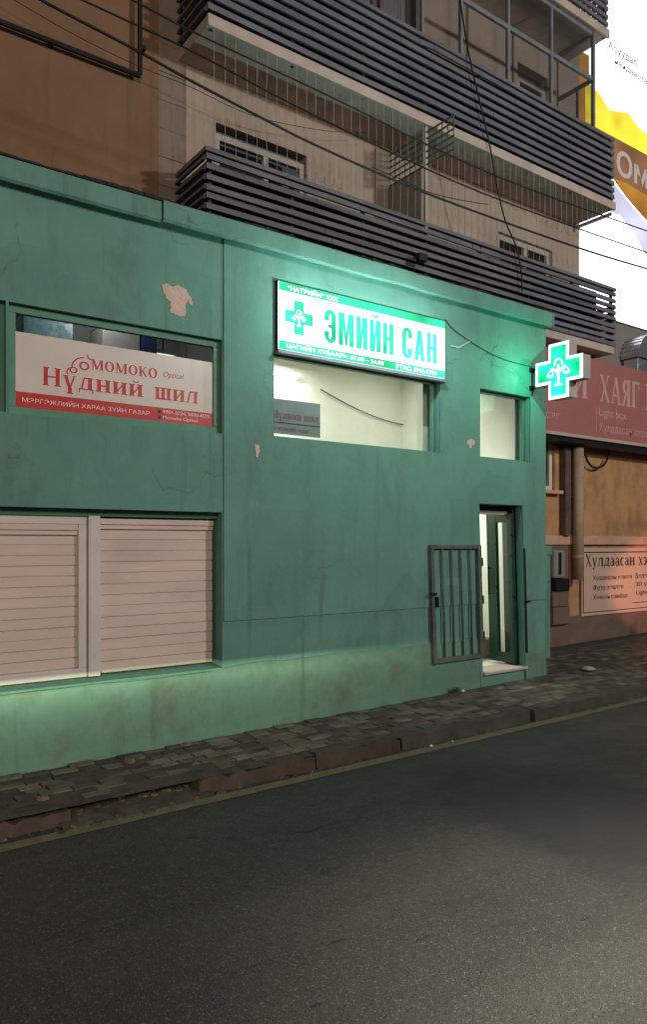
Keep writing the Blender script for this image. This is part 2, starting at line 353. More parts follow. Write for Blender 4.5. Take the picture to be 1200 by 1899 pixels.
# ------------------------------------------------------------------ lettering
def frame_y(x, z, Y): return (Vector((x, Y, z)), Vector((1,0,0)), Vector((0,0,1)), Vector((0,-1,0)))
def sans(mb, text, fr, x, y, width, height, bold=0.0, d0=0.0, d1=.002, slant=0.0):
    """the built-in font, fitted into a box in the frame, as thin raised letters"""
    c = bpy.data.curves.new('letters', 'FONT'); c.body = text; c.offset = bold; c.resolution_u = 3; c.shear = slant
    o = bpy.data.objects.new('letters', c); C.objects.link(o)
    dg = bpy.context.evaluated_depsgraph_get(); me = bpy.data.meshes.new_from_object(o.evaluated_get(dg))
    bpy.data.objects.remove(o); O, U, V, Nn = fr
    xs = [v.co.x for v in me.vertices]; ys = [v.co.y for v in me.vertices]
    x0, x1, y0, y1 = min(xs), max(xs), min(ys), max(ys); sx, sy = width/(x1-x0), height/(y1-y0); b = len(mb.v)
    for v in me.vertices: mb.v.append(tuple(O + U*(x+(v.co.x-x0)*sx) + V*(y+(v.co.y-y0)*sy) + Nn*d1))
    for p in me.polygons: mb.f.append(tuple(b+i for i in p.vertices)); mb.t.append(0)
    n = len(me.vertices); cnt = {}
    for p in me.polygons:
        vs = list(p.vertices)
        for i in range(len(vs)):
            e = (vs[i], vs[(i+1) % len(vs)]); cnt[tuple(sorted(e))] = cnt.get(tuple(sorted(e)), 0) + 1
    for v in me.vertices: mb.v.append(tuple(O + U*(x+(v.co.x-x0)*sx) + V*(y+(v.co.y-y0)*sy) + Nn*d0))
    for (i, j), k in cnt.items():
        if k == 1: mb.f.append((b+i, b+j, b+n+j, b+n+i)); mb.t.append(0)
    bpy.data.meshes.remove(me); bpy.data.curves.remove(c)

def block(mb, text, fr, x, y, width, cap, d1):
    """condensed bold capitals for the lit sign"""
    W_ = {'Э':.98,'М':1.32,'И':1.0,'Й':1.0,'Н':1.0,'С':.98,'А':1.06,' ':.42}; gap = .20; w = .40
    tot = sum(W_[c]+gap for c in text)-gap; sx = width/tot; cx = x; k = [0]; hw = .13
    def p(pts): k[0] += 1; mb.prism([(cx+a*sx, y+b*cap) for a, b in pts], fr, 0, d1+(k[0]%7)*1e-4)
    def bx(a, b, c, d): p([(a,c),(b,c),(b,d),(a,d)])
    def arc(a, b, rx, ry, t0, t1):
        k[0] += 1; mb.ring(cx+a*sx, y+b*cap, rx*sx, ry*cap, w*sx, hw*cap, t0, t1, fr, 0, d1+(k[0]%7)*1e-4, 14)
    for c in text:
        W = W_[c]
        if c in 'СЭ':
            arc(W/2, .785, W/2, .225, 0, 180); arc(W/2, .215, W/2, .225, 180, 360)
            side, oth = ((0, W-w) if c == 'С' else (W-w, 0)); bx(side, side+w, .215, .785); bx(oth, oth+w, .66, .785); bx(oth, oth+w, .215, .34)
            if c == 'Э': bx(.30, W-w+.02, .45, .56)
        elif c == 'М': bx(0,w,0,1); bx(W-w,W,0,1); p([(w-.14,1),(w+.10,1),(W/2+.09,.02),(W/2-.09,.02)]); p([(W-w-.10,1),(W-w+.14,1),(W/2+.09,.02),(W/2-.09,.02)])
        elif c in 'ИЙ':
            bx(0,w,0,1); bx(W-w,W,0,1); p([(w-.06,.12),(w-.02,.0),(W-w+.06,.88),(W-w+.02,1.0)]); p([(w-.10,0),(w+.06,0),(W-w+.10,1),(W-w-.06,1)])
            if c == 'Й': p([(.20,1.17),(.34,1.19),(.50,1.12),(.66,1.19),(.80,1.17),(.62,1.06),(.38,1.06)])
        elif c == 'Н': bx(0,w,0,1); bx(W-w,W,0,1); bx(w,W-w,.44,.56)
        elif c == 'А': p([(0,0),(w,0),(W/2+.10,1),(W/2-.20,1)]); p([(W-w,0),(W,0),(W/2+.20,1),(W/2-.10,1)]); bx(.24,W-.24,.20,.31)
        cx += (W+gap)*sx
ST, TH = .215, .09
def glyph(ch):
    """slab-serif capitals (height 1) and small letters (.7): list of outlines and rings, and the advance"""
    out = []
    def st(x, a, b, w=ST, lo=1, hi=1):
        out.append([(x-w/2,a),(x+w/2,a),(x+w/2,b),(x-w/2,b)])
        if lo: sf(x, a, w)
        if hi: sf(x, b-.06, w)
    def sf(x, y, w=ST): out.append([(x-w/2-.075,y),(x+w/2+.075,y),(x+w/2+.075,y+.06),(x-w/2-.075,y+.06)])
    def hb(x0, x1, y, w=TH): out.append([(x0,y-w/2),(x1,y-w/2),(x1,y+w/2),(x0,y+w/2)])
    def dg(x0, y0, x1, y1, w): out.append([(x0-w/2,y0),(x0+w/2,y0),(x1+w/2,y1),(x1-w/2,y1)])
    def rg(*a): out.append(('r',)+a)
    h = 1.0 if ch.isupper() else .7; c = ch.lower(); adv = .8
    if c == 'н': k = .58 if h == 1 else .46; st(.2,0,h); st(.2+k,0,h); hb(.2,.2+k,h*.5); adv = .4+k
    elif c in 'ий': 
        k = .56 if h == 1 else .46; st(.2,0,h); st(.2+k,0,h); dg(.2,.06,.2+k,h-.06,.09); adv = .4+k
        if c == 'й': rg(.2+k/2, h+.22, .19, .15, .07, .07, 190, 350)
    elif c == 'ш': st(.2,0,h); st(.55,0,h); st(.9,0,h); hb(.2,.9,.035); adv = 1.1
    elif c == 'л': dg(.12,0,.30,h,.09); st(.64,0,h); hb(.24,.7,h-.035); sf(.12,0,.06); adv = .84
    elif c == 'д': dg(.18,.05,.34,h,.09); st(.62,.04,h,lo=0); hb(.28,.68,h-.035); hb(.03,.80,.05,.08); out.append([(.03,-.17),(.10,-.17),(.10,.05),(.03,.05)]); out.append([(.73,-.17),(.80,-.17),(.80,.05),(.73,.05)]); adv = .86
    elif c == 'ү': dg(.16,h,.38,.0,.16); dg(.62,h,.38,.0,.08); st(.38,-.3,.05,ST,1,0); sf(.16,h-.06,.14); sf(.62,h-.06,.05); adv = .76
    elif c == 'у': dg(.16,h,.38,.0,.16); dg(.62,h,.22,-.26,.08); sf(.16,h-.06,.14); sf(.62,h-.06,.05); rg(.16,-.22,.07,.07,.07,.07,0,360); adv = .74
    elif c == 'м': st(.17,0,h,.09); st(.93,0,h); dg(.20,h,.53,.06,.17); dg(.90,h,.53,.06,.08); adv = 1.13
    elif c == 'о': r = .42 if h == 1 else .31; rg(r+.04,h/2,r,h/2+.01,ST,TH,0,360); adv = 2*r+.08
    elif c == 'к': st(.2,0,h); dg(.30,h*.45,.68,h,.09); dg(.72,0,.40,h*.58,.17); sf(.70,h-.06,.05); sf(.74,0,.1); adv = .86
    elif c == 'х': k = .56 if h == 1 else .44; dg(.17,h,.17+k,0,.18); dg(.15+k,h,.15,0,.08); [sf(.17+a*k, b*(h-.06), .06) for a in (0,1) for b in (0,1)]; adv = .34+k
    elif ch == 'а': st(.50,0,.5,ST,1,0); rg(.30,.20,.25,.20,.14,.06,20,340); rg(.34,.47,.245,.23,.15,.07,0,160); adv = .68
    elif ch == 'А': dg(.12,0,.42,h,.08); dg(.72,0,.42,h,.18); hb(.2,.66,.32); sf(.12,0,.05); sf(.72,0,.12); adv = .86
    elif c == 'с': rg(.36,h/2,.32,h/2+.01,ST,TH,48,312); adv = .66
    elif c == 'э': rg(.28,h/2,.32,h/2+.01,ST,TH,-132,132); hb(.2,.52,h/2); adv = .66
    elif ch == 'Я': st(.62,0,h); rg(.46,.72,.36,.28,ST,TH,90,270); hb(.46,.62,.965); hb(.46,.62,.475); dg(.14,0,.42,.48,.16); sf(.14,0,.1); adv = .84
    elif c == 'г': k = .6 if h == 1 else .46; st(.2,0,h); hb(.2,k+.08,h-.035); out.append([(k,h-.25),(k+.08,h-.25),(k+.08,h),(k,h)]); adv = k+.16
    elif ch == 'Р': st(.2,0,h); rg(.36,.72,.36,.28,ST,TH,-90,90); hb(.2,.36,.965); hb(.2,.36,.475); adv = .8
    elif c == 'в': st(.2,0,h); rg(.34,h*.73,.26,h*.27,.14,.06,-90,90); rg(.34,h*.27,.30,h*.27,.14,.06,-90,90); hb(.2,.34,h-.03); hb(.2,.34,.03); adv = .72
    elif c == 'е' or c == 'e': rg(.36,h/2,.32,h/2+.01,ST,TH,0,318); hb(.1,.64,h/2); adv = .72
    else: adv = .42
    return out, adv
def serif(mb, text, fr, x, y, width, cap, d0=0.0, d1=.002, grow=0.0, gap=.03):
    gl = [glyph(c) for c in text]; tot = sum(g[1]+gap for g in gl); sx = width/tot; cx = x; k = 0
    for out, adv in gl:
        for o in out:
            k += 1; dd = d1 + (k % 9)*.00012
            if o[0] == 'r':
                _, a, b, rx, ry, wx, wy, a0, a1 = o
                mb.ring(cx+a*sx, y+b*cap, rx*sx+grow, ry*cap+grow, wx*sx+2*grow, wy*cap+2*grow, a0, a1, fr, d0, dd, 18)
            else:
                px = [cx+p[0]*sx for p in o]; py = [y+p[1]*cap for p in o]
                mx, my = sum(px)/len(px), sum(py)/len(py)
                mb.prism([(q+math.copysign(grow, q-mx), r+math.copysign(grow, r-my)) for q, r in zip(px, py)], fr, d0, dd)
        cx += (adv+gap)*sx

# ------------------------------------------------------------------ ground, road, pavement
def sheet(name, x0, x1, y0, y1, zf, m, nx=2):
    mb = MB()
    for i in range(nx):
        a, b = x0+(x1-x0)*i/nx, x0+(x1-x0)*(i+1)/nx
        mb.poly([(a,y0,zf(a)),(b,y0,zf(b)),(b,y1,zf(b)),(a,y1,zf(a))])
    return tag(mb.build(name, m), kind='structure')
sheet('ground', -60, 120, -80, 90, lambda x: rz(x)-.03, M['soil'])
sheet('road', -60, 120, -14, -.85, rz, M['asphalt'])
def kerb_y(x): return -.98 - .032*(x-1)                     # front face of the kerb line
def line_y(x): return -1.14 - .022*(x-1)
mb = MB(); xs = [-2+i*.5 for i in range(60)]
for a, b in zip(xs, xs[1:]):
    mb.poly([(a,line_y(a)-.06+rnd.uniform(-.004,.004),rz(a)+.004),(b,line_y(b)-.06+rnd.uniform(-.004,.004),rz(b)+.004),(b,line_y(b)+.06,rz(b)+.004),(a,line_y(a)+.06,rz(a)+.004)])
tag(mb.build('road_marking', M['line_yellow']), kind='structure')

def ground_at(u, v, z):
    t = (EYE-z)*FOC/(v-1008); k = (u-600)/FOC; return Vector((t*(AX[0]+k*RX[0]), t*(AX[1]+k*RX[1])-DIST, z))
# soil bed under the slabs, and the slabs themselves (uneven, some sunk or missing)
mb = MB()
for i in range(64):
    a, b = -2+i*.28, -2+(i+1)*.28
    for y0, y1 in ((kerb_y(a)+.02, -.5), (-.5, .002 if b < 8.05 else .86)):
        mb.poly([(a,y0,gz(a)-.008),(b,y0,gz(b)-.008),(b,y1,gz(b)-.008),(a,y1,gz(a)-.008)])
tag(mb.build('pavement_bed', M['soil']), kind='structure')
mb = MB(); row, y = 0, -.03
def slab_rows(y_hi, y_lo, x_lo, x_hi, mb):
    y = y_hi; row = 0
    while y - .105 > y_lo:
        x = x_lo - rnd.random()*.3
        while x < x_hi:
            ln = rnd.choice((.16, .20, .20, .24)); yc = y - .054
            drop = .55 if x < 2.2 else (.55 if 1.9 < x < 2.75 and yc < -.55 else .06)
            if yc - .05 > kerb_y(x) + .12 and rnd.random() > drop:
                q_ = 2.0 if x < 2.6 else 1.0; h = rnd.gauss(0, .0035*q_); tx, ty = rnd.gauss(0, .009*q_), rnd.gauss(0, .013*q_); th = rnd.gauss(0, .018); tone = rnd.uniform(-.5, .55)
                hx, hy = ln/2-.004-rnd.random()*.004, 0.050-rnd.random()*.004; top, bot = [], []
                for sx, sy in ((-1,-1),(1,-1),(1,1),(-1,1)):
                    px, py = sx*hx, sy*hy; qx = x+ln/2+px*math.cos(th)-py*math.sin(th); qy = yc+px*math.sin(th)+py*math.cos(th)
                    top.append((qx, qy, gz(qx)+h+px*tx+py*ty)); bot.append((qx, qy, gz(qx)-.05))
                mb.hexa(bot+top, tone)
            x += ln
        y -= .107; row += 1
slab_rows(-.02, -1.4, -1.0, 15.5, mb); slab_rows(.84, 0.0, 8.12, 15.5, mb)
tag(mb.build('pavement', M['slab'], bevel=.006), kind='structure')
mb = MB(); mb.hexa([(9.25,.90,gz(9)-.1),(16,.90,gz(16)-.1),(16,1.19,gz(16)-.1),(9.25,1.19,gz(9)-.1),(9.25,.90,gz(9)+.06),(16,.90,gz(16)+.06),(16,1.19,gz(16)+.07),(9.25,1.19,gz(9)+.07)])
tag(mb.build('wall_step', M['kerb_grey'], bevel=.012), kind='structure')
# kerb stones, broken away between two runs
def kerb_run(x0, x1, m, step, top, rough):
    mb = MB(); n = max(2, int((x1-x0)/.06)); w0 = .13
    fr_, bk, fl = [], [], []
    for i in range(n+1):
        x = x0+(x1-x0)*i/n; j = rnd.gauss(0, rough); k = rnd.gauss(0, rough)
        fr_.append((x, kerb_y(x)+j*.8, gz(x)+top+k)); bk.append((x, kerb_y(x)+w0, gz(x)+top+k*.4)); fl.append((x, kerb_y(x)-.012+j, rz(x)-.02))
    for i in range(n):
        mb.poly([fr_[i],fr_[i+1],bk[i+1],bk[i]]); mb.poly([fl[i],fl[i+1],fr_[i+1],fr_[i]])
        mb.poly([bk[i],bk[i+1],(bk[i+1][0],bk[i+1][1],rz(x0)-.02),(bk[i][0],bk[i][1],rz(x0)-.02)])
    for i in (0, n): mb.poly([fl[i], fr_[i], bk[i], (bk[i][0], bk[i][1], rz(x0)-.02)])
    tag(mb.build('kerb', m), kind='structure')
kerb_run(-2, 1.62, M['kerb'], 1, -.03, .010); kerb_run(2.58, 3.62, M['kerb'], 1, -.006, .009); kerb_run(3.65, 4.52, M['kerb'], 1, .0, .012)
kerb_run(4.57, 6.30, M['kerb_grey'], 1, -.002, .006); kerb_run(6.36, 8.9, M['kerb_grey'], 1, -.004, .011); kerb_run(8.93, 11.5, M['kerb_grey'], 1, 0, .006); kerb_run(11.53, 16, M['kerb_grey'], 1, 0, .006)
# loose gravel and crumbled kerb in the gap and along the gutter
mb = MB()
def pebble(mb, x, y, z, r, tone):
    pts = []
    for i in range(6):
        a = i*math.pi/3+rnd.random()*.5; pts.append((x+math.cos(a)*r*rnd.uniform(.7,1.2), y+math.sin(a)*r*rnd.uniform(.6,1.1)))
    b = [(p[0], p[1], z-.004) for p in pts]; t = [(x+(p[0]-x)*.75, y+(p[1]-y)*.75, z+r*rnd.uniform(.25,.5)) for p in pts]
    for i in range(6): mb.poly([b[i], b[(i+1)%6], t[(i+1)%6], t[i]], tone)
    mb.poly(t, tone)
for i in range(900):
    x = rnd.uniform(1.5, 2.75) if i < 520 else rnd.uniform(.4, 9)
    y = kerb_y(x)+rnd.uniform(-.14, .22) if i < 520 else kerb_y(x)-abs(rnd.gauss(0, .035))
    z = rz(x)+max(0, min(.10, (y-kerb_y(x))*.5))
    pebble(mb, x, y, z, rnd.uniform(.004, .013) if rnd.random() < .86 else rnd.uniform(.015,.045), rnd.uniform(-.6,.3))
tag(mb.build('gravel', M['stone']), kind='stuff')
mb = MB()                                                     # slope of dirt that fills the gap in the kerb
for i in range(14):
    a, b = 1.55+i*.08, 1.55+(i+1)*.08
    mb.poly([(a,kerb_y(a)-.09,rz(a)+.003),(b,kerb_y(b)-.09,rz(b)+.003),(b,kerb_y(b)+.30,gz(b)-.012),(a,kerb_y(a)+.30,gz(a)-.012)])
tag(mb.build('dirt_slope', M['soil']), kind='structure')

# ------------------------------------------------------------------ green pharmacy building
def lean(x, z):
    """the door bay has settled: its uprights lean a little"""
    wx = max(0, min(1, (x-5.0)/.8, (8.0-x)/.38)); return x + .075*wx*max(0, min(1, (2.2-z)/2.0))
def wall_holes(mb, x0, x1, zlo, zhi, holes, y0, depth, warp=lambda x, z: x, extra_z=(), base=None):
    xs = sorted({x0, x1, *[h[0] for h in holes], *[h[1] for h in holes], *[x0+(x1-x0)*i/10 for i in range(1,10)]})
    zs = sorted({zlo, zhi, *[h[2] for h in holes], *[h[3] for h in holes], *extra_z})
    def pt(x, z, y): return (warp(x, z), y, (base(x) if base and z == zlo else z))
    inside = lambda x, z: any(h[0] < x < h[1] and h[2] < z < h[3] for h in holes)
    for a, b in zip(xs, xs[1:]):
        for c, d in zip(zs, zs[1:]):
            if not inside((a+b)/2, (c+d)/2): mb.poly([pt(a,c,y0), pt(b,c,y0), pt(b,d,y0), pt(a,d,y0)])
    for h in holes:
        hz = [z for z in zs if h[2] <= z <= h[3]]; hx = [x for x in xs if h[0] <= x <= h[1]]; e = y0+(h[4] if len(h) > 4 else depth)
        for c, d in zip(hz, hz[1:]):
            for x in (h[0], h[1]): mb.poly([pt(x,c,y0), pt(x,d,y0), pt(x,d,e), pt(x,c,e)])
        for a, b in zip(hx, hx[1:]):
            for z in (h[2], h[3]): mb.poly([pt(a,z,y0), pt(b,z,y0), pt(b,z,e), pt(a,z,e)])

pharm = thing('pharmacy_building', (4, 0, 0), 'low green plastered shop building with a pharmacy behind the lit door', 'building')
mb = MB()
holes = [(.2,1.44,2.74,3.60,.12), (1.46,3.332,2.735,3.60,.16), (-2.0,3.332,.553,2.008,.22), (3.89,6.138,2.755,3.577,.16), (6.81,7.735,2.755,3.58,.16), (6.795,7.59,.17,2.20,.28)]
wall_holes(mb, -2.2, 8.05, 0, 4.62, holes, 0, .2, lean, extra_z=(.9,1.3,1.7), base=lambda x: gz(x)-.2)
mb.poly([(8.05,0,-.3),(8.05,1.2,-.3),(8.05,1.2,4.62),(8.05,0,4.62)]); mb.poly([(-2.2,0,-.5),(-2.2,1.2,-.5),(-2.2,1.2,4.62),(-2.2,0,4.62)])
mb.build('wall', M['green'], pharm)
mb = MB()
def skirt(x0, x1, zt):
    n = int((x1-x0)/.2); pr = None
    for i in range(n+1):
        x = x0+(x1-x0)*i/n; a, b = rnd.gauss(0,.0015), rnd.gauss(0,.003)+.036*max(0,min(1,(x-3.3)/.12))*(zt > .5)
        q = [(x,.001,zt+b+.004),(x,-.012+a,zt+b),(x,-.016+a,zt-.03),(x,-.02+a,gz(x)+.10),(x,-.034+a*2,gz(x)-.1)]
        if pr:
            for k in range(4): mb.poly([pr[k], q[k], q[k+1], pr[k+1]])
        pr = q
    mb.poly(pr)
skirt(-2.2, 6.80, .549); mb.build('plinth', M['plinth_green'], pharm)
mb = MB(); skirt(7.64, 8.055, .35); mb.build('plinth', M['plinth_green'], pharm)
# thicker upper coat of render, ending in a seam at eye height
mb = MB(); cut = [(3.89,6.138,2.755,3.577,.001), (6.81,7.735,2.755,3.58,.001), (6.795,7.59,1.0,2.20,.001)]
wall_holes(mb, 3.345, 8.056, 1.708, 4.54, cut, -.011, .011, lean)
for a, b in ((3.345, 6.795), (7.59, 8.056)):
    mb.poly([(lean(a,1.708),-.011,1.708),(lean(b,1.708),-.011,1.708),(lean(b,1.708),.001,1.708),(lean(a,1.708),.001,1.708)])
mb.poly([(3.345,-.011,1.708),(3.345,.001,1.708),(3.345,.001,4.54),(3.345,-.011,4.54)])
mb.build('upper_render', M['green'], pharm)
mb = MB()
def corn(x0, x1, y0, zb, zt):
    prof = [(-.0, zb+.03), (y0+.02, zb), (y0, zb+.02), (y0, zt-.01), (y0+.015, zt), (.0, zt)]
    n = int((x1-x0)/.25); pr = None
    for i in range(n+1):
        x = x0+(x1-x0)*i/n; j = rnd.gauss(0, .004); q = [(x, p[0]+(j if p[0] < -.01 else 0), p[1]+j) for p in prof]
        if pr:
            for k in range(len(prof)-1): mb.poly([pr[k], q[k], q[k+1], pr[k+1]])
        else: mb.poly(q)
        pr = q
    mb.poly(pr)
corn(-2.2, 2.69, -.10, 4.49, 4.675); corn(2.70, 8.10, -.115, 4.505, 4.69)
mb.build('cornice', M['green'], pharm)
mb = MB(); n = 220                                             # torn tar sheet along the roof edge
for i in range(n):
    a, b = -2.2+10.3*i/n, -2.2+10.3*(i+1)/n; h = .012+.010*math.sin(i*.21)+rnd.random()*.008; y = -.10+rnd.gauss(0,.003)
    mb.box(a, b+.001, y, 1.2, 4.676+.001*(i%3), 4.685+h)
mb.build('roof', M['tar'], pharm)
# bare patches where the paint has come off
def patch(mb, cu, cv, pts, Y):
    P = []
    for (u, v), (u2, v2) in zip(pts, pts[1:]+pts[:1]):
        for k in range(4):
            a = k/4; P.append(at(u+(u2-u)*a+(rnd.uniform(-1.3,1.3) if k else 0), v+(v2-v)*a+(rnd.uniform(-1.3,1.3) if k else 0), Y))
    f = frame_y(0, 0, Y); mb.prism([(p.x, p.z) for p in P], f, -.004, .003)
    cx, cz = sum(p.x for p in P)/len(P), sum(p.z for p in P)/len(P); r = max(p.x for p in P)-cx
    for k in range(5):                                         # loose flakes round the bare spot
        a, d = rnd.random()*6.28, r*rnd.uniform(.95, 1.4); q = r*rnd.uniform(.025, .07); n = 7
        mb.prism([(cx+d*math.cos(a)+q*rnd.uniform(.5,1.2)*math.cos(6.28*i/n), cz+1.3*d*math.sin(a)+q*rnd.uniform(.5,1.2)*math.sin(6.28*i/n)) for i in range(n)], f, -.004, .002)
mb = MB(); patch(mb, 0, 0, [(300,527),(308,526),(318,531),(330,529),(342,535),(349,545),(353,552),(357,560),(357,566),(352,565),(348,558),(344,563),(344,578),(342,587),(334,587),(329,585),(316,580),(316,560),(307,553)], 0)
mb.build('plaster_patch', M['pink'], pharm)
mb = MB(); patch(mb, 0, 0, [(472,824),(480,826),(481,838),(478,849),(473,846),(474,836)], -.011); mb.build('plaster_patch', M['pink'], pharm)
mb = MB(); patch(mb, 0, 0, [(867,816),(874,813),(881,818),(880,825),(875,826),(874,831),(870,830),(871,823),(866,822)], -.011); mb.build('plaster_patch', M['pink'], pharm)
# rooms behind the windows
mb = MB(); R0, R1, RB, RT = 3.55, 8.0, 2.7, 4.35
mb.poly([(R0,RB,.1),(R1,RB,.1),(R1,RB,RT),(R0,RB,RT)]); mb.poly([(R0,.22,.1),(R0,RB,.1),(R0,RB,RT),(R0,.22,RT)]); mb.poly([(R1,.22,.1),(R1,RB,.1),(R1,RB,RT),(R1,.22,RT)])
mb.poly([(R0,.22,RT),(R1,.22,RT),(R1,RB,RT),(R0,RB,RT)]); mb.poly([(R0,.22,.16),(R1,.22,.16),(R1,RB,.16),(R0,RB,.16)])
for x0, x1, z0, z1 in ((R0,3.85,.16,RT),(3.85,6.15,.16,2.72),(3.85,6.15,3.60,RT),(6.15,6.72,.16,RT),(7.80,R1,.16,RT),(6.72,7.80,3.6,RT),(6.72,7.80,2.26,2.72)):
    mb.poly([(x0,.285,z0),(x1,.285,z0),(x1,.285,z1),(x0,.285,z1)])
mb.box(6.82, 6.99, .9, 1.1, .16, RT)
mb.build('interior', M['white'], pharm)
mb = MB(); mb.box(6.9, 8.0, .75, 2.6, .16, .42); mb.build('inner_step', M['plinth'], pharm)
mb = MB()
mb.poly([(-2.1,1.15,.3),(3.45,1.15,.3),(3.45,1.15,4.3),(-2.1,1.15,4.3)]); mb.poly([(-2.1,.2,4.3),(3.45,.2,4.3),(3.45,1.15,4.3),(-2.1,1.15,4.3)]); mb.poly([(3.45,.2,.3),(3.45,1.15,.3),(3.45,1.15,4.3),(3.45,.2,4.3)])
mb.build('back_room', M['grey'], pharm)

def window(x0, x1, z0, z1, y, fw, m, gm, parent, dep=.05, mullions=(), lab=None):
    mb = MB()
    mb.box(x0, x1, y, y+dep, z0, z0+fw); mb.box(x0, x1, y, y+dep, z1-fw, z1)
    mb.box(x0, x0+fw, y, y+dep, z0+fw, z1-fw); mb.box(x1-fw, x1, y, y+dep, z0+fw, z1-fw)
    for a in mullions: mb.box(a-fw/2, a+fw/2, y+.002, y+dep-.002, z0+fw, z1-fw)
    wn = mb.build('window', m, parent, bevel=.004)
    g = MB(); g.poly([(x0+fw*.6,y+dep*.6,z0+fw*.6),(x1-fw*.6,y+dep*.6,z0+fw*.6),(x1-fw*.6,y+dep*.6,z1-fw*.6),(x0+fw*.6,y+dep*.6,z1-fw*.6)]); g.build('pane', gm, wn)
    return wn
window(3.892, 6.136, 2.757, 3.575, .07, .02, M['green_frame'], M['glass'], pharm)
window(6.812, 7.733, 2.757, 3.578, .07, .02, M['green_frame'], M['glass'], pharm)
window(1.462, 3.330, 2.737, 3.598, .05, .062, M['green_frame'], M['glass'], pharm)
mb = MB(); mb.box(.2, 1.44, .10, .13, 2.74, 3.60); mb.box(1.3, 1.44, .06, .10, 2.74, 3.60); mb.build('window_board', M['green_frame'], pharm)
# roller shutters: slats with grooves, head box, side guides
def shutter(x0, x1, z0, z1, y, rim):
    mb = MB(); z = z0+rim; top = z1-rim-.09; n = 13; p = (top-z)/n
    for i in range(n):
        a, b = z+i*p, z+(i+1)*p; r = rnd.gauss(0, .0015)
        mb.poly([(x0+rim,y+.009,a),(x1-rim,y+.009,a),(x1-rim,y+r,a+.010),(x0+rim,y+r,a+.010)])
        mb.poly([(x0+rim,y+r,a+.010),(x1-rim,y+r,a+.010),(x1-rim,y+r,b-.004),(x0+rim,y+r,b-.004)])
        mb.poly([(x0+rim,y+r,b-.004),(x1-rim,y+r,b-.004),(x1-rim,y+.009,b),(x0+rim,y+.009,b)])
    s_ = mb.build('roller_shutter', M['shutter'], pharm)
    h = MB(); h.box(x0+rim, x1-rim, y-.02, y+.02, top, top+.036); h.box(x0+rim, x1-rim, y-.028, y+.02, top+.040, z1-rim); h.build('head_box', M['shutter'], s_, bevel=.004)
    if rim > .03:
        f = MB(); f.box(x0, x1, y-.035, y+.03, z0, z0+rim); f.box(x0, x1, y-.035, y+.03, z1-rim, z1); f.box(x0, x0+rim, y-.035, y+.03, z0+rim, z1-rim); f.box(x1-rim, x1, y-.035, y+.03, z0+rim, z1-rim)
        f.build('shutter_frame', M['frame_white'], s_, bevel=.006)
    return s_
shutter(.3, 2.118, .60, 1.955, .16, .075); shutter(2.215, 3.315, .60, 1.945, .145, .012)
mb = MB(); mb.box(2.122, 2.222, .10, .20, .60, 1.955); mb.build('mullion', M['frame_white'], pharm, bevel=.006)
mb = MB(); mb.box(-2, 3.33, .10, .24, 1.95, 2.006); mb.hexa([(-2,-.012,.555),(3.33,-.012,.555),(3.33,.2,.555),(-2,.2,.555),(-2,-.012,.575),(3.33,-.012,.575),(3.33,.2,.602),(-2,.2,.602)])
mb.build('window_sill', M['green_frame'], pharm, bevel=.004)
# door: jambs, leaf standing open inwards, threshold
def lw(mb):
    mb.v = [(lean(x, z), y, z) for x, y, z in mb.v]; return mb
mb = MB(); mb.box(7.535, 7.588, .10, .28, .175, 2.195); mb.box(6.80, 7.535, .20, .28, 2.13, 2.195); lw(mb).build('door_frame', M['black'], pharm)
mb = MB(); mb.box(6.80, 7.53, .185, .28, 2.085, 2.128); lw(mb).build('lintel', M['pale_box'], pharm)
hx, hy, fx, fy = 7.535, .09, 7.585, .54
def leafbox(mb, a0, a1, z0, z1, t0=0.0, t1=.05):
    d = Vector((fx-hx, fy-hy, 0)); l = d.length; d /= l; nrm = Vector((-d.y, d.x, 0)); O = Vector((hx, hy, 0))
    q = [O+d*a0*l+nrm*t0, O+d*a1*l+nrm*t0, O+d*a1*l+nrm*t1, O+d*a0*l+nrm*t1]
    mb.hexa([(p.x,p.y,z0) for p in q]+[(p.x,p.y,z1) for p in q])
mb = MB(); leafbox(mb, 0, .16, .19, 2.10); leafbox(mb, .62, 1, .19, 2.10); leafbox(mb, .16, .62, .19, .32); leafbox(mb, .16, .62, 1.99, 2.10)
door = lw(mb).build('door', M['door_green'], pharm, bevel=.004)
mb = MB(); leafbox(mb, .16, .62, .32, 1.99, .022, .028); lw(mb).build('pane', M['glass'], door)
mb = MB(); d = Vector((fx-hx, fy-hy, 0)).normalized(); nrm = Vector((-d.y, d.x, 0)); p0 = Vector((hx, hy, 0))+d*.385+nrm*.09
mb.tube([p0+Vector((0,0,1.05)), p0+Vector((0,0,1.42))], .011); mb.tube([p0+Vector((0,0,1.40)), p0-nrm*.045+Vector((0,0,1.40))], .008); mb.tube([p0+Vector((0,0,1.07)), p0-nrm*.045+Vector((0,0,1.07))], .008)
lw(mb).build('handle', M['black'], door)
mb = MB(); mb.box(6.80, 7.60, -.035, .32, .135, .172); lw(mb).build('threshold', M['concrete'], pharm, bevel=.008)
mb = MB(); mb.box(7.592, 7.625, -.014, .004, .2, 1.66); mb.box(7.60, 7.70, -.03, .0, .98, 1.0); lw(mb).build('door_trim', M['black'], pharm)
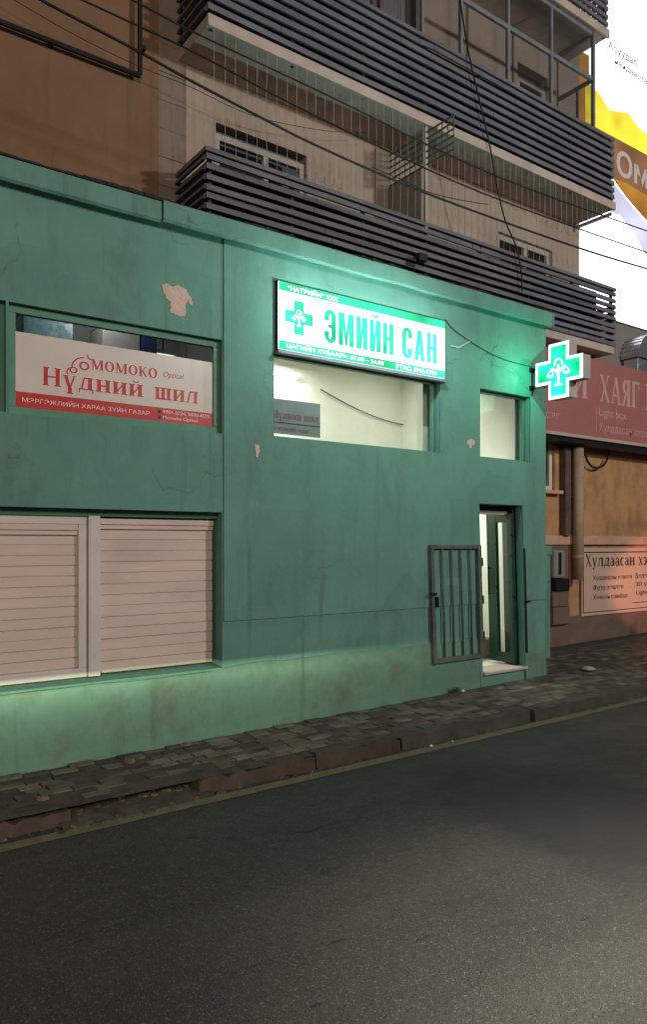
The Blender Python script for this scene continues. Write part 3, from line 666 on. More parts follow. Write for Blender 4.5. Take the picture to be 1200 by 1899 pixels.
# barred security door folded back against the wall, its bars standing off on hinges
mb = MB(); g0, g1, z0, z1, y = 5.93, 6.76, .36, 1.705, -.058
mb.box(g0, g0+.05, y, y+.045, z0, z1); mb.box(g1-.055, g1, y, y+.045, z0, z1); mb.box(g0+.05, g1-.055, y+.004, y+.041, z1-.045, z1); mb.box(g0+.05, g1-.055, y+.004, y+.041, z0, z0+.055)
gate = lw(mb).build('security_door', M['rust'], pharm, bevel=.003)
for i in range(4):
    x = g0+.05+(g1-g0-.105)*(i+.93)/4.75; b = MB(); b.tube([(x,y+.022,z0+.05),(x+.006,y+.022,(z0+z1)/2),(x,y+.022,z1-.04)], .0125, 8); lw(b).build('bar', M['rust'], gate, smooth=True)
for z in (.62, 1.05, 1.5):
    b = MB(); b.box(g1, g1+.03, y+.005, -.002, z-.05, z+.05); lw(b).build('hinge', M['black'], gate)
b = MB(); b.box(g0-.03, g0+.06, y-.02, y, 1.14, 1.165); b.box(g0+.045, g0+.075, y-.03, y+.02, 1.0, 1.12); lw(b).build('latch', M['black'], gate)
mb = MB(); mb.box(8.052, 9.23, .80, 1.19, -.1, 1.55); mb.box(8.052, 9.25, .785, 1.19, 1.553, 1.69); mb.build('side_wall', M['green'], pharm, bevel=.008)

# lamps and fittings inside the pharmacy
def tube_lamp(x0, x1, y, z, label):
    t = thing('tube_lamp', ((x0+x1)/2, y, z), label, 'lamp', 'tube lamps in the pharmacy')
    m = MB(); m.box(x0, x1, y-.04, y+.04, z+.012, z+.05); m.build('housing', M['frame_white'], t)
    m = MB(); m.tube([(x0+.03,y,z),(x1-.03,y,z)], .014, 10); m.build('tube', M['tube'], t, smooth=True)
    for a in (x0, x1-.025): m = MB(); m.box(a, a+.025, y-.02, y+.02, z-.02, z+.012); m.build('end_cap', M['pale_box'], t)
tube_lamp(4.9, 5.98, 2.62, at(530,697,2.62).z, 'white tube lamp on the pharmacy wall behind the wide window')
lamp('pharmacy_lamp_light', 'AREA', (5.3, 2.25, 4.2), 46, (.92, 1.0, .88), (5.3, 2.5, 0), shape='RECTANGLE', size=1.2, size_y=.3)
lamp('pharmacy_lamp_light', 'AREA', (7.25, 1.5, 4.25), 17, (.98, 1.0, .88), (7.25, 1.5, 0), shape='RECTANGLE', size=.8, size_y=.3)
lamp('pharmacy_lamp_light', 'AREA', (7.3, 1.9, 2.5), 32, (1.0, .98, .86), (7.7, .9, .9), shape='RECTANGLE', size=.5, size_y=.3)
mb = MB(); pts = []
for i in range(13):
    s = i/12; q = at(595,722,2.66).lerp(at(790,795,2.66), s); pts.append((q.x, q.y, q.z-.11*math.sin(math.pi*s)))
mb.tube(pts, .008, 6); o = mb.build('cord', M['rubber']); tag(o, 'thin dark cord sagging across the pharmacy wall inside the wide window', 'cord')
ws = thing('reflected_sign', (4.3, .16, 2.8), 'dull grey sign reflection with reddish lettering inside the wide window corner', 'poster')  # sheet and print that paint in a sign's reflection on the pane
mb = MB(); mb.box(3.955, 4.56, .150, .156, 2.815, 3.165); mb.build('sheet', M['reflection_grey'], ws)
mb = MB(); fr = frame_y(3.98, 2.815, .150); serif(mb, 'Нүдний шил', fr, .0, .155, .56, .075); sans(mb, 'МЭРГЭЖЛИЙН ХАРАА', fr, .01, .03, .42, .045, .01)
mb.build('lettering', M['ghost_red'], ws)
mb = MB(); mb.box(3.96, 4.555, .146, .150, 2.925, 2.931); mb.build('rule', M['dark'], ws)
lamp('back_room_fill', 'POINT', (2.3, .40, 3.9), 7, (.8, .9, 1.0), shadow_soft_size=0)  # unseen lamp added to lift the strip above the optician sign
sh = thing('shelf', (2.5, .75, 3.3), 'grey shelf seen through the window above the optician sign', 'shelf')
mb = MB(); mb.box(1.3, 3.4, .55, 1.1, 3.36, 3.39); mb.build('board', M['pale_box'], sh)
mb = MB(); mb.box(3.36, 3.39, .55, 1.1, .4, 3.36); mb.build('upright', M['pale_box'], sh); mb = MB(); mb.box(1.3, 1.33, .55, 1.1, .4, 3.36); mb.build('upright', M['pale_box'], sh)
for x0, x1, h, m, lab in ((2.42,2.78,.34,'concrete','pale carton on the shelf behind the optician window, beside the blue carton'), (2.80,2.95,.30,'blue','small blue carton on the shelf behind the optician window'), (1.72,2.15,.33,'silver','grey carton at the left on the shelf behind the optician window')):
    mb = MB(); mb.box(x0, x1, .60, .95, 3.392, 3.392+h); c = thing('storage_box', ((x0+x1)/2, .8, 3.392), lab, 'box', 'cartons behind the optician window'); mb.build('carton', M[m], c, bevel=.006)
    mb = MB(); mb.box(x0-.004, x1+.004, .596, .954, 3.392+h, 3.392+h+.02); mb.build('lid', M[m], c)
o = thing('ceiling_lamp', (3.15, .8, 4.1), 'small bright lamp glimpsed over the optician sign', 'lamp')
mb = MB(); mb.box(3.02, 3.20, .75, .9, 3.56, 3.58); mb.build('diffuser', emat('small_lamp', (1,1,.95), 2.0), o); mb = MB(); mb.box(3.0, 3.22, .73, .92, 3.585, 3.62); mb.build('housing', M['frame_white'], o); mb = MB(); mb.tube([(3.11,.82,3.62),(3.11,.82,4.29)], .008); mb.build('rod', M['black'], o)

# ------------------------------------------------------------------ illuminated pharmacy sign
sg = thing('pharmacy_sign', (4.95, -.12, 3.6), 'long white lightbox sign with green letters lit above the wide window', 'sign')
sy = -.055; sx0, sx1, sz0, sz1 = at(517,515,sy).x, at(825,593,sy).x, 3.600, 4.255
mb = MB(); mb.box(sx0-.012, sx1+.012, sy+.0115, -.0112, sz0-.012, sz1+.012); mb.build('case', M['black'], sg)
mb = MB(); mb.box(sx0-.014, sx1+.014, sy-.02, -.012, sz0-.040, sz0-.013); mb.build('ledge', M['balc_metal'], sg)
mb = MB(); mb.box(sx0, sx1, sy, sy+.011, sz0, sz1); mb.build('face', M['lit_white'], sg)
fr = frame_y(sx0, sz0, sy); W, H = sx1-sx0, sz1-sz0
mb = MB(); mb.prism([(0,H-.085),(W,H-.085),(W,H),(0,H)], fr, 0, .002); mb.build('band', M['lit_band'], sg)
mb = MB(); mb.prism([(0,0),(W,0),(W,.085),(0,.085)], fr, 0, .002); mb.build('band', M['lit_band'], sg)
mb = MB(); sans(mb, '“НАТРИЙН” ХХК', fr, .10, H-.070, .62, .058, .009, .002, .004); mb.build('lettering', M['lit_white'], sg)
mb = MB(); sans(mb, 'ЦАГИЙН ХУВААРЬ: 07.00 – 24.00', fr, .09, .016, 1.24, .062, .009, .002, .004); mb.build('lettering', M['lit_white'], sg)
mb = MB(); sans(mb, 'УТАС: 8910-7799', fr, 1.50, .016, .62, .052, .009, .002, .004); mb.build('lettering', M['lit_white'], sg)
mb = MB(); block(mb, 'ЭМИЙН САН', fr, .545, .150, 1.575, .335, .003)
mb.build('lettering', M['lit_green'], sg)
def emblem(mb, fr, cx, cy, s, d0, d1):
    """bowl on a stem between two scale pans, hung from an arched serpent"""
    X = lambda a: cx+a*s; Yv = lambda b: cy+b*s; k = [0]
    def sh(pts): k[0] += 1; mb.prism([(X(a), Yv(b)) for a, b in pts], fr, d0, d1+k[0]*1e-4)
    mb.ring(X(0), Yv(.42), .34*s, .38*s, .10*s, .10*s, -15, 195, fr, d0, d1, 16)
    sh([(-.36,.10),(.36,.16),(.30,.02),(.12,-.12),(.09,-.35),(-.09,-.35),(-.12,-.12),(-.30,.0)])
    sh([(-.10,.16),(.10,.18),(.06,.42),(-.06,.42)])
    sh([(-.07,-.35),(.10,-.35),(.13,-.55),(.05,-.85),(-.11,-.85),(-.03,-.55)]); sh([(-.30,-.98),(.32,-.98),(.26,-.84),(-.24,-.84)])
    for q, dy in ((-1, 0), (1, .05)):
        mb.ring(X(q*.62), Yv(-.20+dy), .27*s, .17*s, .27*s, .17*s, 180, 360, fr, d0, d1, 10)
        for e in (-.24, .24): sh([(q*.50-.035,.20+dy),(q*.50+.035,.20+dy),(q*.62+e+.04,-.20+dy),(q*.62+e-.04,-.20+dy)])
        sh([(q*.30,.12),(q*.30,.20),(q*.53,.26+dy),(q*.53,.18+dy)])
for x in (4.3, 5.0, 5.7): lamp('sign_glow_fill', 'POINT', (x, -.42, 4.0), 23, (.66, 1.0, 1.0), shadow_soft_size=0)  # unseen points added before the sign face to brighten wall and cornice
mb = MB(); c = (.235, .335); a = .058; r = .165
mb.prism([(c[0]-a,c[1]-r),(c[0]+a,c[1]-r),(c[0]+a,c[1]-a),(c[0]+r,c[1]-a),(c[0]+r,c[1]+a),(c[0]+a,c[1]+a),(c[0]+a,c[1]+r),(c[0]-a,c[1]+r),(c[0]-a,c[1]+a),(c[0]-r,c[1]+a),(c[0]-r,c[1]-a),(c[0]-a,c[1]-a)], fr, 0, .003)
mb.build('cross', M['lit_green'], sg)
mb = MB(); emblem(mb, fr, c[0], c[1]+.005, .092, .003, .005); mb.build('emblem', M['lit_white'], sg)

# ------------------------------------------------------------------ projecting cross sign
cs = thing('cross_sign', (7.74, -.48, 3.82), 'glowing green pharmacy cross with white outline projecting from the corner', 'sign')
cx0, cyc, czc = 7.68, -.485, 3.82
def cross_pts(r, a): return [(-a,-r),(a,-r),(a,-a),(r,-a),(r,a),(a,a),(a,r),(-a,r),(-a,a),(-r,a),(-r,-a),(-a,-a)]
frc = (Vector((cx0, cyc, czc)), Vector((0,-1,0)), Vector((0,0,1)), Vector((-1,0,0)))
frb = (Vector((cx0+.16, cyc, czc)), Vector((0,1,0)), Vector((0,0,1)), Vector((1,0,0)))
mb = MB(); mb.prism(cross_pts(.335,.142), frc, -.158, -.002); mb.build('housing', M['pale_box'], cs)
for f, e in ((frc, 0), (frb, .02)):
    mb = MB(); mb.prism(cross_pts(.338-e,.145-e), f, -.001, .004); p = mb.build('outline', M['cross_white'], cs)
    mb = MB(); mb.prism(cross_pts(.300,.108), f, .004, .008); mb.build('face', M['cross_green'], cs)
    mb = MB(); emblem(mb, f, 0, .0, .19, .008, .011); mb.build('emblem', M['cross_white'], cs)
lamp('cross_glow_fill', 'POINT', (7.50, -.45, 3.82), 20, (.10, 1.0, .62), shadow_soft_size=0)  # unseen green point added before the cross to brighten the wall
for z in (czc+.10, czc-.13):
    mb = MB(); mb.tube([(cx0+.08,-.0,z),(cx0+.08,cyc+.335,z)], .016); mb.box(cx0+.04, cx0+.12, -.03, -.0115, z-.03, z+.03); mb.build('bracket', M['black'], cs)

# ------------------------------------------------------------------ optician sign in the left window
og = thing('optician_sign', (2.4, .06, 2.8), 'cream and red optician sign fixed in the left upper window', 'sign')
ox0, ox1, oz0, oz1, oy = 1.527, 3.268, 2.801, 3.395, .066
mb = MB(); mb.box(ox0, ox1, oy, oy+.012, oz0, oz1); mb.build('panel', M['sign_cream'], og)
fr = frame_y(ox0, oz0, oy); W, H = ox1-ox0, oz1-oz0
mb = MB(); mb.prism([(0,0),(W,0),(W,.122),(0,.122)], fr, 0, .0015); mb.build('band', M['sticker_red'], og)
for g, m, d in ((.006,'sign_white',(.0004,.001)), (0,'sticker_red',(.0012,.002))):
    mb = MB(); serif(mb, 'МОМОКО', fr, .600, .375, .60, .088, d[0], d[1], g); mb.build('lettering', M[m], og)
    mb = MB(); serif(mb, 'Нүдний', fr, .20, .195, .87, .150, d[0], d[1], g); mb.build('lettering', M[m], og)
    mb = MB(); serif(mb, 'шил', fr, 1.165, .195, .435, .150, d[0], d[1], g); mb.build('lettering', M[m], og)
    mb = MB()                                                # two linked lenses with a flying temple: the shop's mark
    mb.ring(.545, .395, .044+g, .038+g, .018+2*g, .015+2*g, 0, 360, fr, d[0], d[1], 20); mb.ring(.455, .350, .036+g, .028+g, .016+2*g, .012+2*g, 0, 360, fr, d[0], d[1]+.0002, 20)
    mb.ring(.55, .37, .115+g, .100+g, .014+2*g, .012+2*g, 95, 175, fr, d[0], d[1]+.0004, 14); mb.ring(.605, .50, .04+g, .05+g, .012+2*g, .012+2*g, 190, 300, fr, d[0], d[1]+.0006, 10)
    mb.ring(.455, .33, .06+g, .045+g, .012+2*g, .012+2*g, 120, 215, fr, d[0], d[1]+.0008, 10); mb.build('logo', M[m], og)
mb = MB(); sans(mb, 'Optical', fr, 1.25, .385, .20, .062, .0, .0002, .0014, .35); mb.build('lettering', M['sticker_red'], og)
mb = MB(); sans(mb, 'МЭРГЭЖЛИЙН ХАРАА ЗҮЙН ГАЗАР', fr, .05, .042, 1.07, .046, 0, .0015, .003); mb.build('lettering', M['sign_white'], og)
mb = MB(); sans(mb, '9901-2224, 9090-4575', fr, 1.245, .070, .46, .034, .004, .0015, .003); mb.build('lettering', M['sign_white'], og)
mb = MB(); sans(mb, 'Momoko Optical', fr, 1.245, .016, .34, .038, .003, .0015, .003); mb.build('lettering', M['sign_white'], og)
for z, m in ((.070,'leaf'), (.018,'blue')):
    mb = MB(); mb.ring(1.212, z+.017, .017, .017, .017, .017, 0, 360, fr, .0015, .003, 12); mb.build('icon', M[m], og)

# ------------------------------------------------------------------ apartment block with slatted balconies
apt = thing('apartment_block', (6, 1.26, 0), 'brown and beige apartment block with dark slatted balconies over the green shop', 'building')
WY, BY = 1.26, .56
mb = MB(); win1 = (3.935, 5.17, 5.62, 6.385, .16); win2 = (8.62, 9.89, 5.6, 6.33, .16); win3 = (9.05, 9.78, 7.3, 9.0, .14)
wall_holes(mb, 3.576, 10.59, 4.0, 12.0, [win1, win2, win3], WY, .16)
mb.poly([(10.59,WY,3.2),(10.59,9,3.2),(10.59,9,12),(10.59,WY,12)]); mb.build('wall', M['beige'], apt)
mb = MB(); mb.box(-6, 3.24, WY-.04, WY+.3, 4.0, 12.0); mb.build('gable_wall', M['brown'], apt)
mb = MB()
for i in range(26):
    z = 4.0+i*.3; o = rnd.uniform(-.006, .006); mb.box(3.24, 3.574+o*.6, WY-.015+o, WY+.3, z+.001, z+.3)
mb.build('corner_strip', M['rough_beige'], apt, bevel=.008)
window(3.94, 5.165, 5.62, 6.30, WY+.05, .07, M['pale_box'], M['dim_glass'], apt, .06, (4.62,))
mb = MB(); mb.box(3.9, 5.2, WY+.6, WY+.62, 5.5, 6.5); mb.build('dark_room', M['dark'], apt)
window(8.625, 9.885, 5.60, 6.325, WY+.05, .08, M['pale_box'], M['dim_glass'], apt, .06, (9.3,))
mb = MB(); mb.box(8.5, 10.0, WY+.6, WY+.62, 5.4, 6.5); mb.build('dark_room', M['pale_box'], apt)
window(9.055, 9.775, 7.3, 8.86, WY+.04, .10, M['pale_box'], M['dim_glass'], apt, .06, ())
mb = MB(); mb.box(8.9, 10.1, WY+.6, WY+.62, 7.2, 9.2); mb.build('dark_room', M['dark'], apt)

def slat_run(mb, x0, x1, z, hgt, tilt, breaks):
    """one board: front run and the two returns to the wall"""
    b = tilt
    def seg(a, e, j):
        z0, z1 = z+j[0], z+j[1]
        mb.hexa([(a,BY-b,z0),(e,BY-b,z1),(e,BY-b+.03,z1),(a,BY-b+.03,z0),(a,BY,z0+hgt),(e,BY,z1+hgt),(e,BY+.03,z1+hgt),(a,BY+.03,z0+hgt)])
    cuts = [x0]+[x0+(x1-x0)*q for q in breaks]+[x1]; jj = [rnd.gauss(0,.0065) for _ in cuts]
    for a, e, j0, j1 in zip(cuts, cuts[1:], jj, jj[1:]): seg(a+.003, e-.003, (j0, j1))
def balcony(x0, x1, zs, n, pitch, hgt, slab_z, end_open):
    slab = MB(); slab.box(x0+.0, x1-.02, BY+.02, WY-.001, slab_z, slab_z+.11)
    bal = slab.build('balcony', M['concrete'], apt, bevel=.006)
    mb = MB()
    for i in range(n):
        z = zs+i*pitch; br = sorted(rnd.uniform(.1,.9) for _ in range(3)); slat_run(mb, x0, x1, z, hgt, .006, br)
    mb.build('slats', M['slat'], bal)
    mb = MB(); el = MB()
    for i in range(n):
        z = zs+i*pitch
        el.hexa([(x0-.022,BY+.03,z),(x0+.008,BY+.03,z),(x0+.008,WY-.02,z),(x0-.022,WY-.02,z),(x0,BY+.03,z+hgt),(x0+.03,BY+.03,z+hgt),(x0+.03,WY-.02,z+hgt),(x0,WY-.02,z+hgt)])
        if not end_open or i not in end_open: mb.hexa([(x1-.01,BY+.035,z),(x1+.022,BY+.035,z),(x1+.022,WY-.02,z),(x1-.01,WY-.02,z),(x1-.03,BY+.035,z+hgt),(x1,BY+.035,z+hgt),(x1,WY-.02,z+hgt),(x1-.03,WY-.02,z+hgt)])
    mb.build('end_slats', M['slat'], bal); el.build('end_slats', M['slat'], bal)
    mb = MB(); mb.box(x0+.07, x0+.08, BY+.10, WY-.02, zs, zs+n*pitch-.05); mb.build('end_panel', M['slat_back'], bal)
    zt = zs+n*pitch-.02
    k = int((x1-x0)/1.0)
    for i in range(k+1):
        x = x0+.06+(x1-x0-.12)*i/k; mb = MB(); mb.box(x-.02, x+.02, BY+.034, BY+.07, slab_z+.0, zt); mb.build('post', M['black'], bal)
    mb = MB(); mb.box(x0-.01, x1-.0, BY-.012, BY+.05, zt+.004, zt+.05); mb.box(x0-.01, x0+.05, BY+.052, WY-.01, zt+.004, zt+.05); mb.build('top_rail', M['slat'], bal, bevel=.004)
    return bal, zt+.05
b1, t1 = balcony(3.456, 10.53, 4.775, 9, .0965, .058, 4.66, (7, 8))
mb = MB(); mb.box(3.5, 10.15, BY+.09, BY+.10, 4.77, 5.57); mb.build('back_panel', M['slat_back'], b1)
b2, t2 = balcony(3.472, 10.49, 7.045, 8, .113, .066, 6.88, ())
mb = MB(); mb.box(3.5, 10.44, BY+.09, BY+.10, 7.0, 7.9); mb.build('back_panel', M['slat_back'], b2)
mb = MB(); mb.box(3.468, 10.50, BY-.02, BY+.019, 6.875, 6.995); mb.build('fascia', M['concrete'], b2, bevel=.006)
b3, t3 = balcony(3.472, 10.33, 9.66, 8, .113, .066, 9.48, ())
mb = MB(); mb.box(3.468, 10.34, BY-.02, BY+.019, 9.475, 9.60); mb.build('fascia', M['concrete'], b3, bevel=.006)
# security wires from the upper balcony down to the lower rail, with curled barbs
mb = MB(); x = 3.55
while x < 10.5:
    e = rnd.gauss(0, .006); mb.tube([(x,BY+.01,t1-.01),(x+e,BY+.008+rnd.gauss(0,.004),6.25),(x+rnd.gauss(0,.004),BY+.01,6.88)], .0028, 5, False); x += .125
mb.build('security_wires', M['pale_box'], b1)
mb = MB()
for zc, xa, xb, rr in ((6.42, 3.6, 6.4, .05), (6.30, 6.6, 10.4, .05), (5.70, 3.9, 5.2, .045)):
    pts = []; n = int((xb-xa)/.012)
    for i in range(n):
        a = i*.62; pts.append((xa+(xb-xa)*i/n+math.cos(a)*rr*.7, BY-.02+.02*math.sin(a*.5), zc+math.sin(a)*rr+.04*math.sin(i*.021)))
    mb.tube(pts, .0022, 4, False)
mb.build('wire_coils', M['rust'], b1)
# partition between two flats with a projecting lattice above
mb = MB(); mb.box(6.46, 6.50, BY+.10, WY-.002, 5.55, 6.36); mb.build('partition', M['grey'], b1)
mb = MB()
for i in range(13): y = .10+i*.094; mb.box(6.472, 6.484, y, y+.008, 6.37, 6.86 if y > BY-.03 else 6.80)
for z in (6.38, 6.46, 6.54, 6.62, 6.70, 6.78): mb.box(6.470, 6.490, .10, WY-.01, z, z+.014)
mb.build('lattice', M['rust'], b1)
mb = MB(); mb.box(6.46, 6.50, .56, .60, 5.6, 6.86); mb.build('partition_post', M['pale_box'], b1)
mb = MB(); mb.box(10.43, 10.47, BY+.03, WY+.1, 6.80, 6.845); mb.build('end_bar', M['silver'], b1)
# glazed upper balcony
GY = BY+.05; gl = MB(); zb, zt, ztr = t2+.0, 9.478, 8.77
mull = [6.47, 7.16, 8.08, 9.02, 10.045]
for i, x in enumerate(mull): gl.box(x-.022, x+.022, GY, GY+.05, zb, zt)
gl.box(7.18, 10.0, GY+.004, GY+.046, ztr-.03, ztr+.03); gl.box(6.49, 10.0, GY+.003, GY+.047, zb+.001, zb+.04); gl.box(6.49, 10.0, GY+.003, GY+.047, zt-.05, zt-.002)
gl.box(10.025, 10.06, GY+.06, WY-.01, ztr-.03, ztr+.03); gl.box(10.025, 10.06, GY+.06, WY-.01, zb, zb+.04); gl.box(10.025, 10.06, GY+.06, WY-.01, zt-.05, zt-.002); gl.box(10.027, 10.058, .90, .93, zb+.04, ztr-.03)
gw = gl.build('balcony_glazing', M['balc_metal'], b2, bevel=.003)
mb = MB(); xs = [6.47, 7.16, 8.08, 9.02, 10.045]
mb.poly([(6.47,GY+.03,zb),(10.04,GY+.03,zb),(10.04,GY+.03,zt),(6.47,GY+.03,zt)]); mb.poly([(10.045,GY+.03,zb),(10.045,WY-.01,zb),(10.045,WY-.01,zt),(10.045,GY+.03,zt)]); mb.build('pane', M['dim_glass'], b2)
gl = MB()
for x in (3.5, 4.3, 5.1, 5.8, 6.38): gl.box(x-.03, x+.03, GY, GY+.06, zb, zt)
gl.box(3.5, 6.38, GY+.004, GY+.056, zb+.001, zb+.06); gl.box(3.5, 6.38, GY+.004, GY+.056, 8.75, 8.82); gl.build('balcony_glazing', M['wood_frame'], b2, bevel=.003)
mb = MB(); mb.poly([(3.5,GY+.03,zb),(6.38,GY+.03,zb),(6.38,GY+.03,zt),(3.5,GY+.03,zt)]); mb.build('pane', M['dim_glass'], b2)
mb = MB(); mb.box(6.43, 6.455, GY+.06, WY-.005, zb, 9.47); mb.build('partition', M['beige'], b2)
mb = MB(); n = 60
for i in range(n):
    a, e = 5.25+1.1*i/n, 5.25+1.1*(i+1)/n; f = lambda x: GY+.14+.018*math.sin(x*34)
    mb.poly([(a,f(a),zb),(e,f(e),zb),(e,f(e),9.4),(a,f(a),9.4)])
mb.build('curtain', M['curtain'], b2, smooth=True)

# ------------------------------------------------------------------ neighbouring orange shop
nb = thing('orange_shop', (11, 1.2, 0), 'orange plastered shop under a faded red banner, next to the green building', 'building')
mb = MB(); wall_holes(mb, 8.06, 22, 0, 3.9, [(9.0, 9.87, 2.55, 3.6, .14)], 1.2, .14, base=lambda x: gz(x)-.2); mb.build('wall', M['orange'], nb)
mb = MB(); mb.box(8.06, 22, WY-.02, 9, 3.9, 5.50); mb.build('upper_wall', M['grey'], nb)
mb = MB(); mb.box(8.06, 22, 1.13, 1.198, 1.70, 1.845); mb.build('ledge', M['ledge'], nb, bevel=.01)
mb = MB(); mb.box(9.26, 22, 1.175, 1.199, -.05, .56); mb.build('plinth', M['plinth'], nb, bevel=.006)
mb = MB(); mb.box(9.24, 10.16, 1.16, 1.199, .1, 1.69); mb.build('side_panel', M['plinth'], nb, bevel=.006)
window(9.0, 9.87, 2.55, 3.6, 1.25, .07, M['frame_white'], M['dim_glass'], nb, .05, (9.55,))
mb = MB(); mb.box(8.95, 9.93, 1.08, 1.198, 2.49, 2.545); mb.build('window_sill', M['ledge'], nb, bevel=.006)
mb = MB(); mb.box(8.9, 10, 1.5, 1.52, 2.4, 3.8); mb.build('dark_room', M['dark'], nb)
mb = MB(); mb.box(9.98, 10.12, 1.08, 1.199, 1.846, 3.8); mb.build('pilaster', M['wood_frame'], nb)
# banner
bn = thing('shop_banner', (10.8, .85, 3.4), 'long faded red banner with pale letters over the orange shop', 'sign')
bx0, bx1, bz0, bz1, by = 8.10, 15.0, 3.385, 4.60, .80
mb = MB(); mb.box(bx0, bx1, by, by+.10, bz0, bz1); mb.build('board', M['red_banner'], bn)
mb = MB(); mb.box(bx0, bx1, by-.012, by+.10, bz0-.05, bz0-.002); mb.build('trim', M['concrete'], bn, bevel=.004)
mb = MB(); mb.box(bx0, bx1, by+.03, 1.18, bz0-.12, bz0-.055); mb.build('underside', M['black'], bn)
fr = (Vector((0, by, 0)), Vector((1,0,0)), Vector((0,0,1)), Vector((0,-1,0)))
mb = MB(); p = at(1112, 725, by); q = at(1185, 742, by); serif(mb, 'ХАЯГ', fr, p.x, 3.955, q.x-p.x+.05, .43, 0, .003); p2 = at(1197, 740, by)
mb.build('lettering', M['faded_pink'], bn); mb = MB(); serif(mb, 'Р', fr, p2.x, 3.955, .42, .43, 0, .003); mb.build('lettering', M['faded_pink'], bn); mb = MB(); serif(mb, 'Й', fr, at(1061,720,by).x, 3.955, .42, .43, 0, .003); mb.build('lettering', M['faded_pink'], bn)
mb = MB(); p = at(1112, 757, by); sans(mb, 'Light box', fr, p.x, 3.69, .76, .17, .0, 0, .002); mb.build('lettering', M['faded_pink'], bn); mb = MB(); sans(mb, 'Хулдаасан хэвлэл', fr, p.x, 3.455, 1.55, .17, .0, 0, .002)
mb.build('lettering', M['faded_pink'], bn); mb = MB(); sans(mb, 'үсэг', fr, at(1013,762,by).x-.12, 3.53, .44, .13, .0, 0, .002); mb.build('lettering', M['faded_pink'], bn)
mb = MB(); xx = at(1106, 757, by).x; mb.prism([(xx,3.47),(xx+.012,3.47),(xx+.012,3.86),(xx,3.86)], fr, 0, .002); mb.build('rule', M['faded_pink'], bn)
# printed notice on the wall
nt_ = thing('notice_banner', (11.6, 1.15, .58), 'salmon cloth notice with dark lettering on the orange wall', 'sign')
nx0, nx1, nz0, nz1, ny = 10.50, 14.2, .545, 1.645, 1.150
mb = MB(); mb.box(nx0, nx1, ny, ny+.02, nz0, nz1); mb.build('cloth', M['poster'], nt_)
fr = frame_y(nx0, nz0, ny); W, H = nx1-nx0, nz1-nz0
mb = MB()
for a, b_, c_, d_ in ((.03,.055,.045,H-.055),(.055,W-.03,H-.08,H-.06),(.055,W-.03,.045,.06)): mb.prism([(a,c_),(b_,c_),(b_,d_),(a,d_)], fr, 0, .0015)
mb.build('border', M['ink'], nt_)
mb = MB(); serif(mb, 'Хулдаасан', fr, .09, .80, 1.44, .20, 0, .002); serif(mb, 'хэвлэл', fr, 1.63, .80, .92, .20, 0, .002); mb.build('lettering', M['ink'], nt_)
for tx, x, z, w_ in (('Хулдаасан хэвлэл',.30,.555,1.14),('Фото хэвлэл',.31,.40,.86),('Хөөсөн самбар',.31,.235,.98),('Бэлэн хаяг',1.55,.565,.8),('3D үсэг',1.56,.415,.6),('Light box',1.57,.265,.7)):
    mb = MB(); sans(mb, tx, fr, x, z, w_, .095, .012, 0, .002); mb.build('lettering', M['ink'], nt_)
mb = MB(); mb.prism([(1.48,.145),(2.6,.145),(2.6,.158),(1.48,.158)], fr, 0, .002); mb.build('rule', M['ink'], nt_)
# drainpipe, meter boxes, hose
pp = thing('drainpipe', (10.25, 1.05, .5), 'fat beige drainpipe running down the orange wall beside the notice', 'pipe')
mb = MB(); mb.tube([(10.25,1.04,1.15),(10.25,1.04,3.3)], .085, 20); mb.build('pipe', M['pipe'], pp, smooth=True)
mb = MB(); mb.tube([(10.25,1.04,1.50),(10.25,1.04,1.54)], .094, 20); mb.build('collar', M['pipe'], pp); mb = MB(); mb.box(10.23, 10.27, 1.10, 1.199, 2.4, 2.44); mb.build('clip', M['black'], pp)
mt = thing('meter_box', (9.85, 1.12, .6), 'pale meter boxes with a dark slot on the wall beside the drainpipe', 'meter box')
mb = MB(); mb.box(9.70, 9.98, 1.08, 1.198, 1.18, 1.62); mb.build('hood', M['grey'], mt, bevel=.03); mb = MB(); mb.box(9.80, 9.87, 1.072, 1.082, 1.24, 1.58); mb.build('slot', M['black'], mt)
mb = MB(); mb.box(9.72, 10.06, 1.06, 1.198, .98, 1.17); mb.build('junction_box', M['black'], mt, bevel=.01)
mb = MB(); mb.box(9.68, 10.08, 1.09, 1.198, .74, .975); mb.build('cabinet', M['plinth'], mt, bevel=.008); mb = MB(); mb.box(9.68, 10.10, 1.085, 1.198, .46, .73); mb.build('cabinet', M['plinth'], mt, bevel=.008)
hs = MB(); hs.bar(at(1085,828,1.12), at(1122,818,1.0), .03, .03)
pts = []
for i in range(15):
    a = math.pi*i/14; pts.append(at(1108-22*math.cos(a), 836+32*math.sin(a)*(1 if i < 8 else 1.0), 1.10))
hs.tube(pts, .018, 8); tag(hs.build('hose_loop', M['rubber'], origin=(10.9,1.1,3.0)), 'black hose hanging in a loop under the red banner', 'hose')
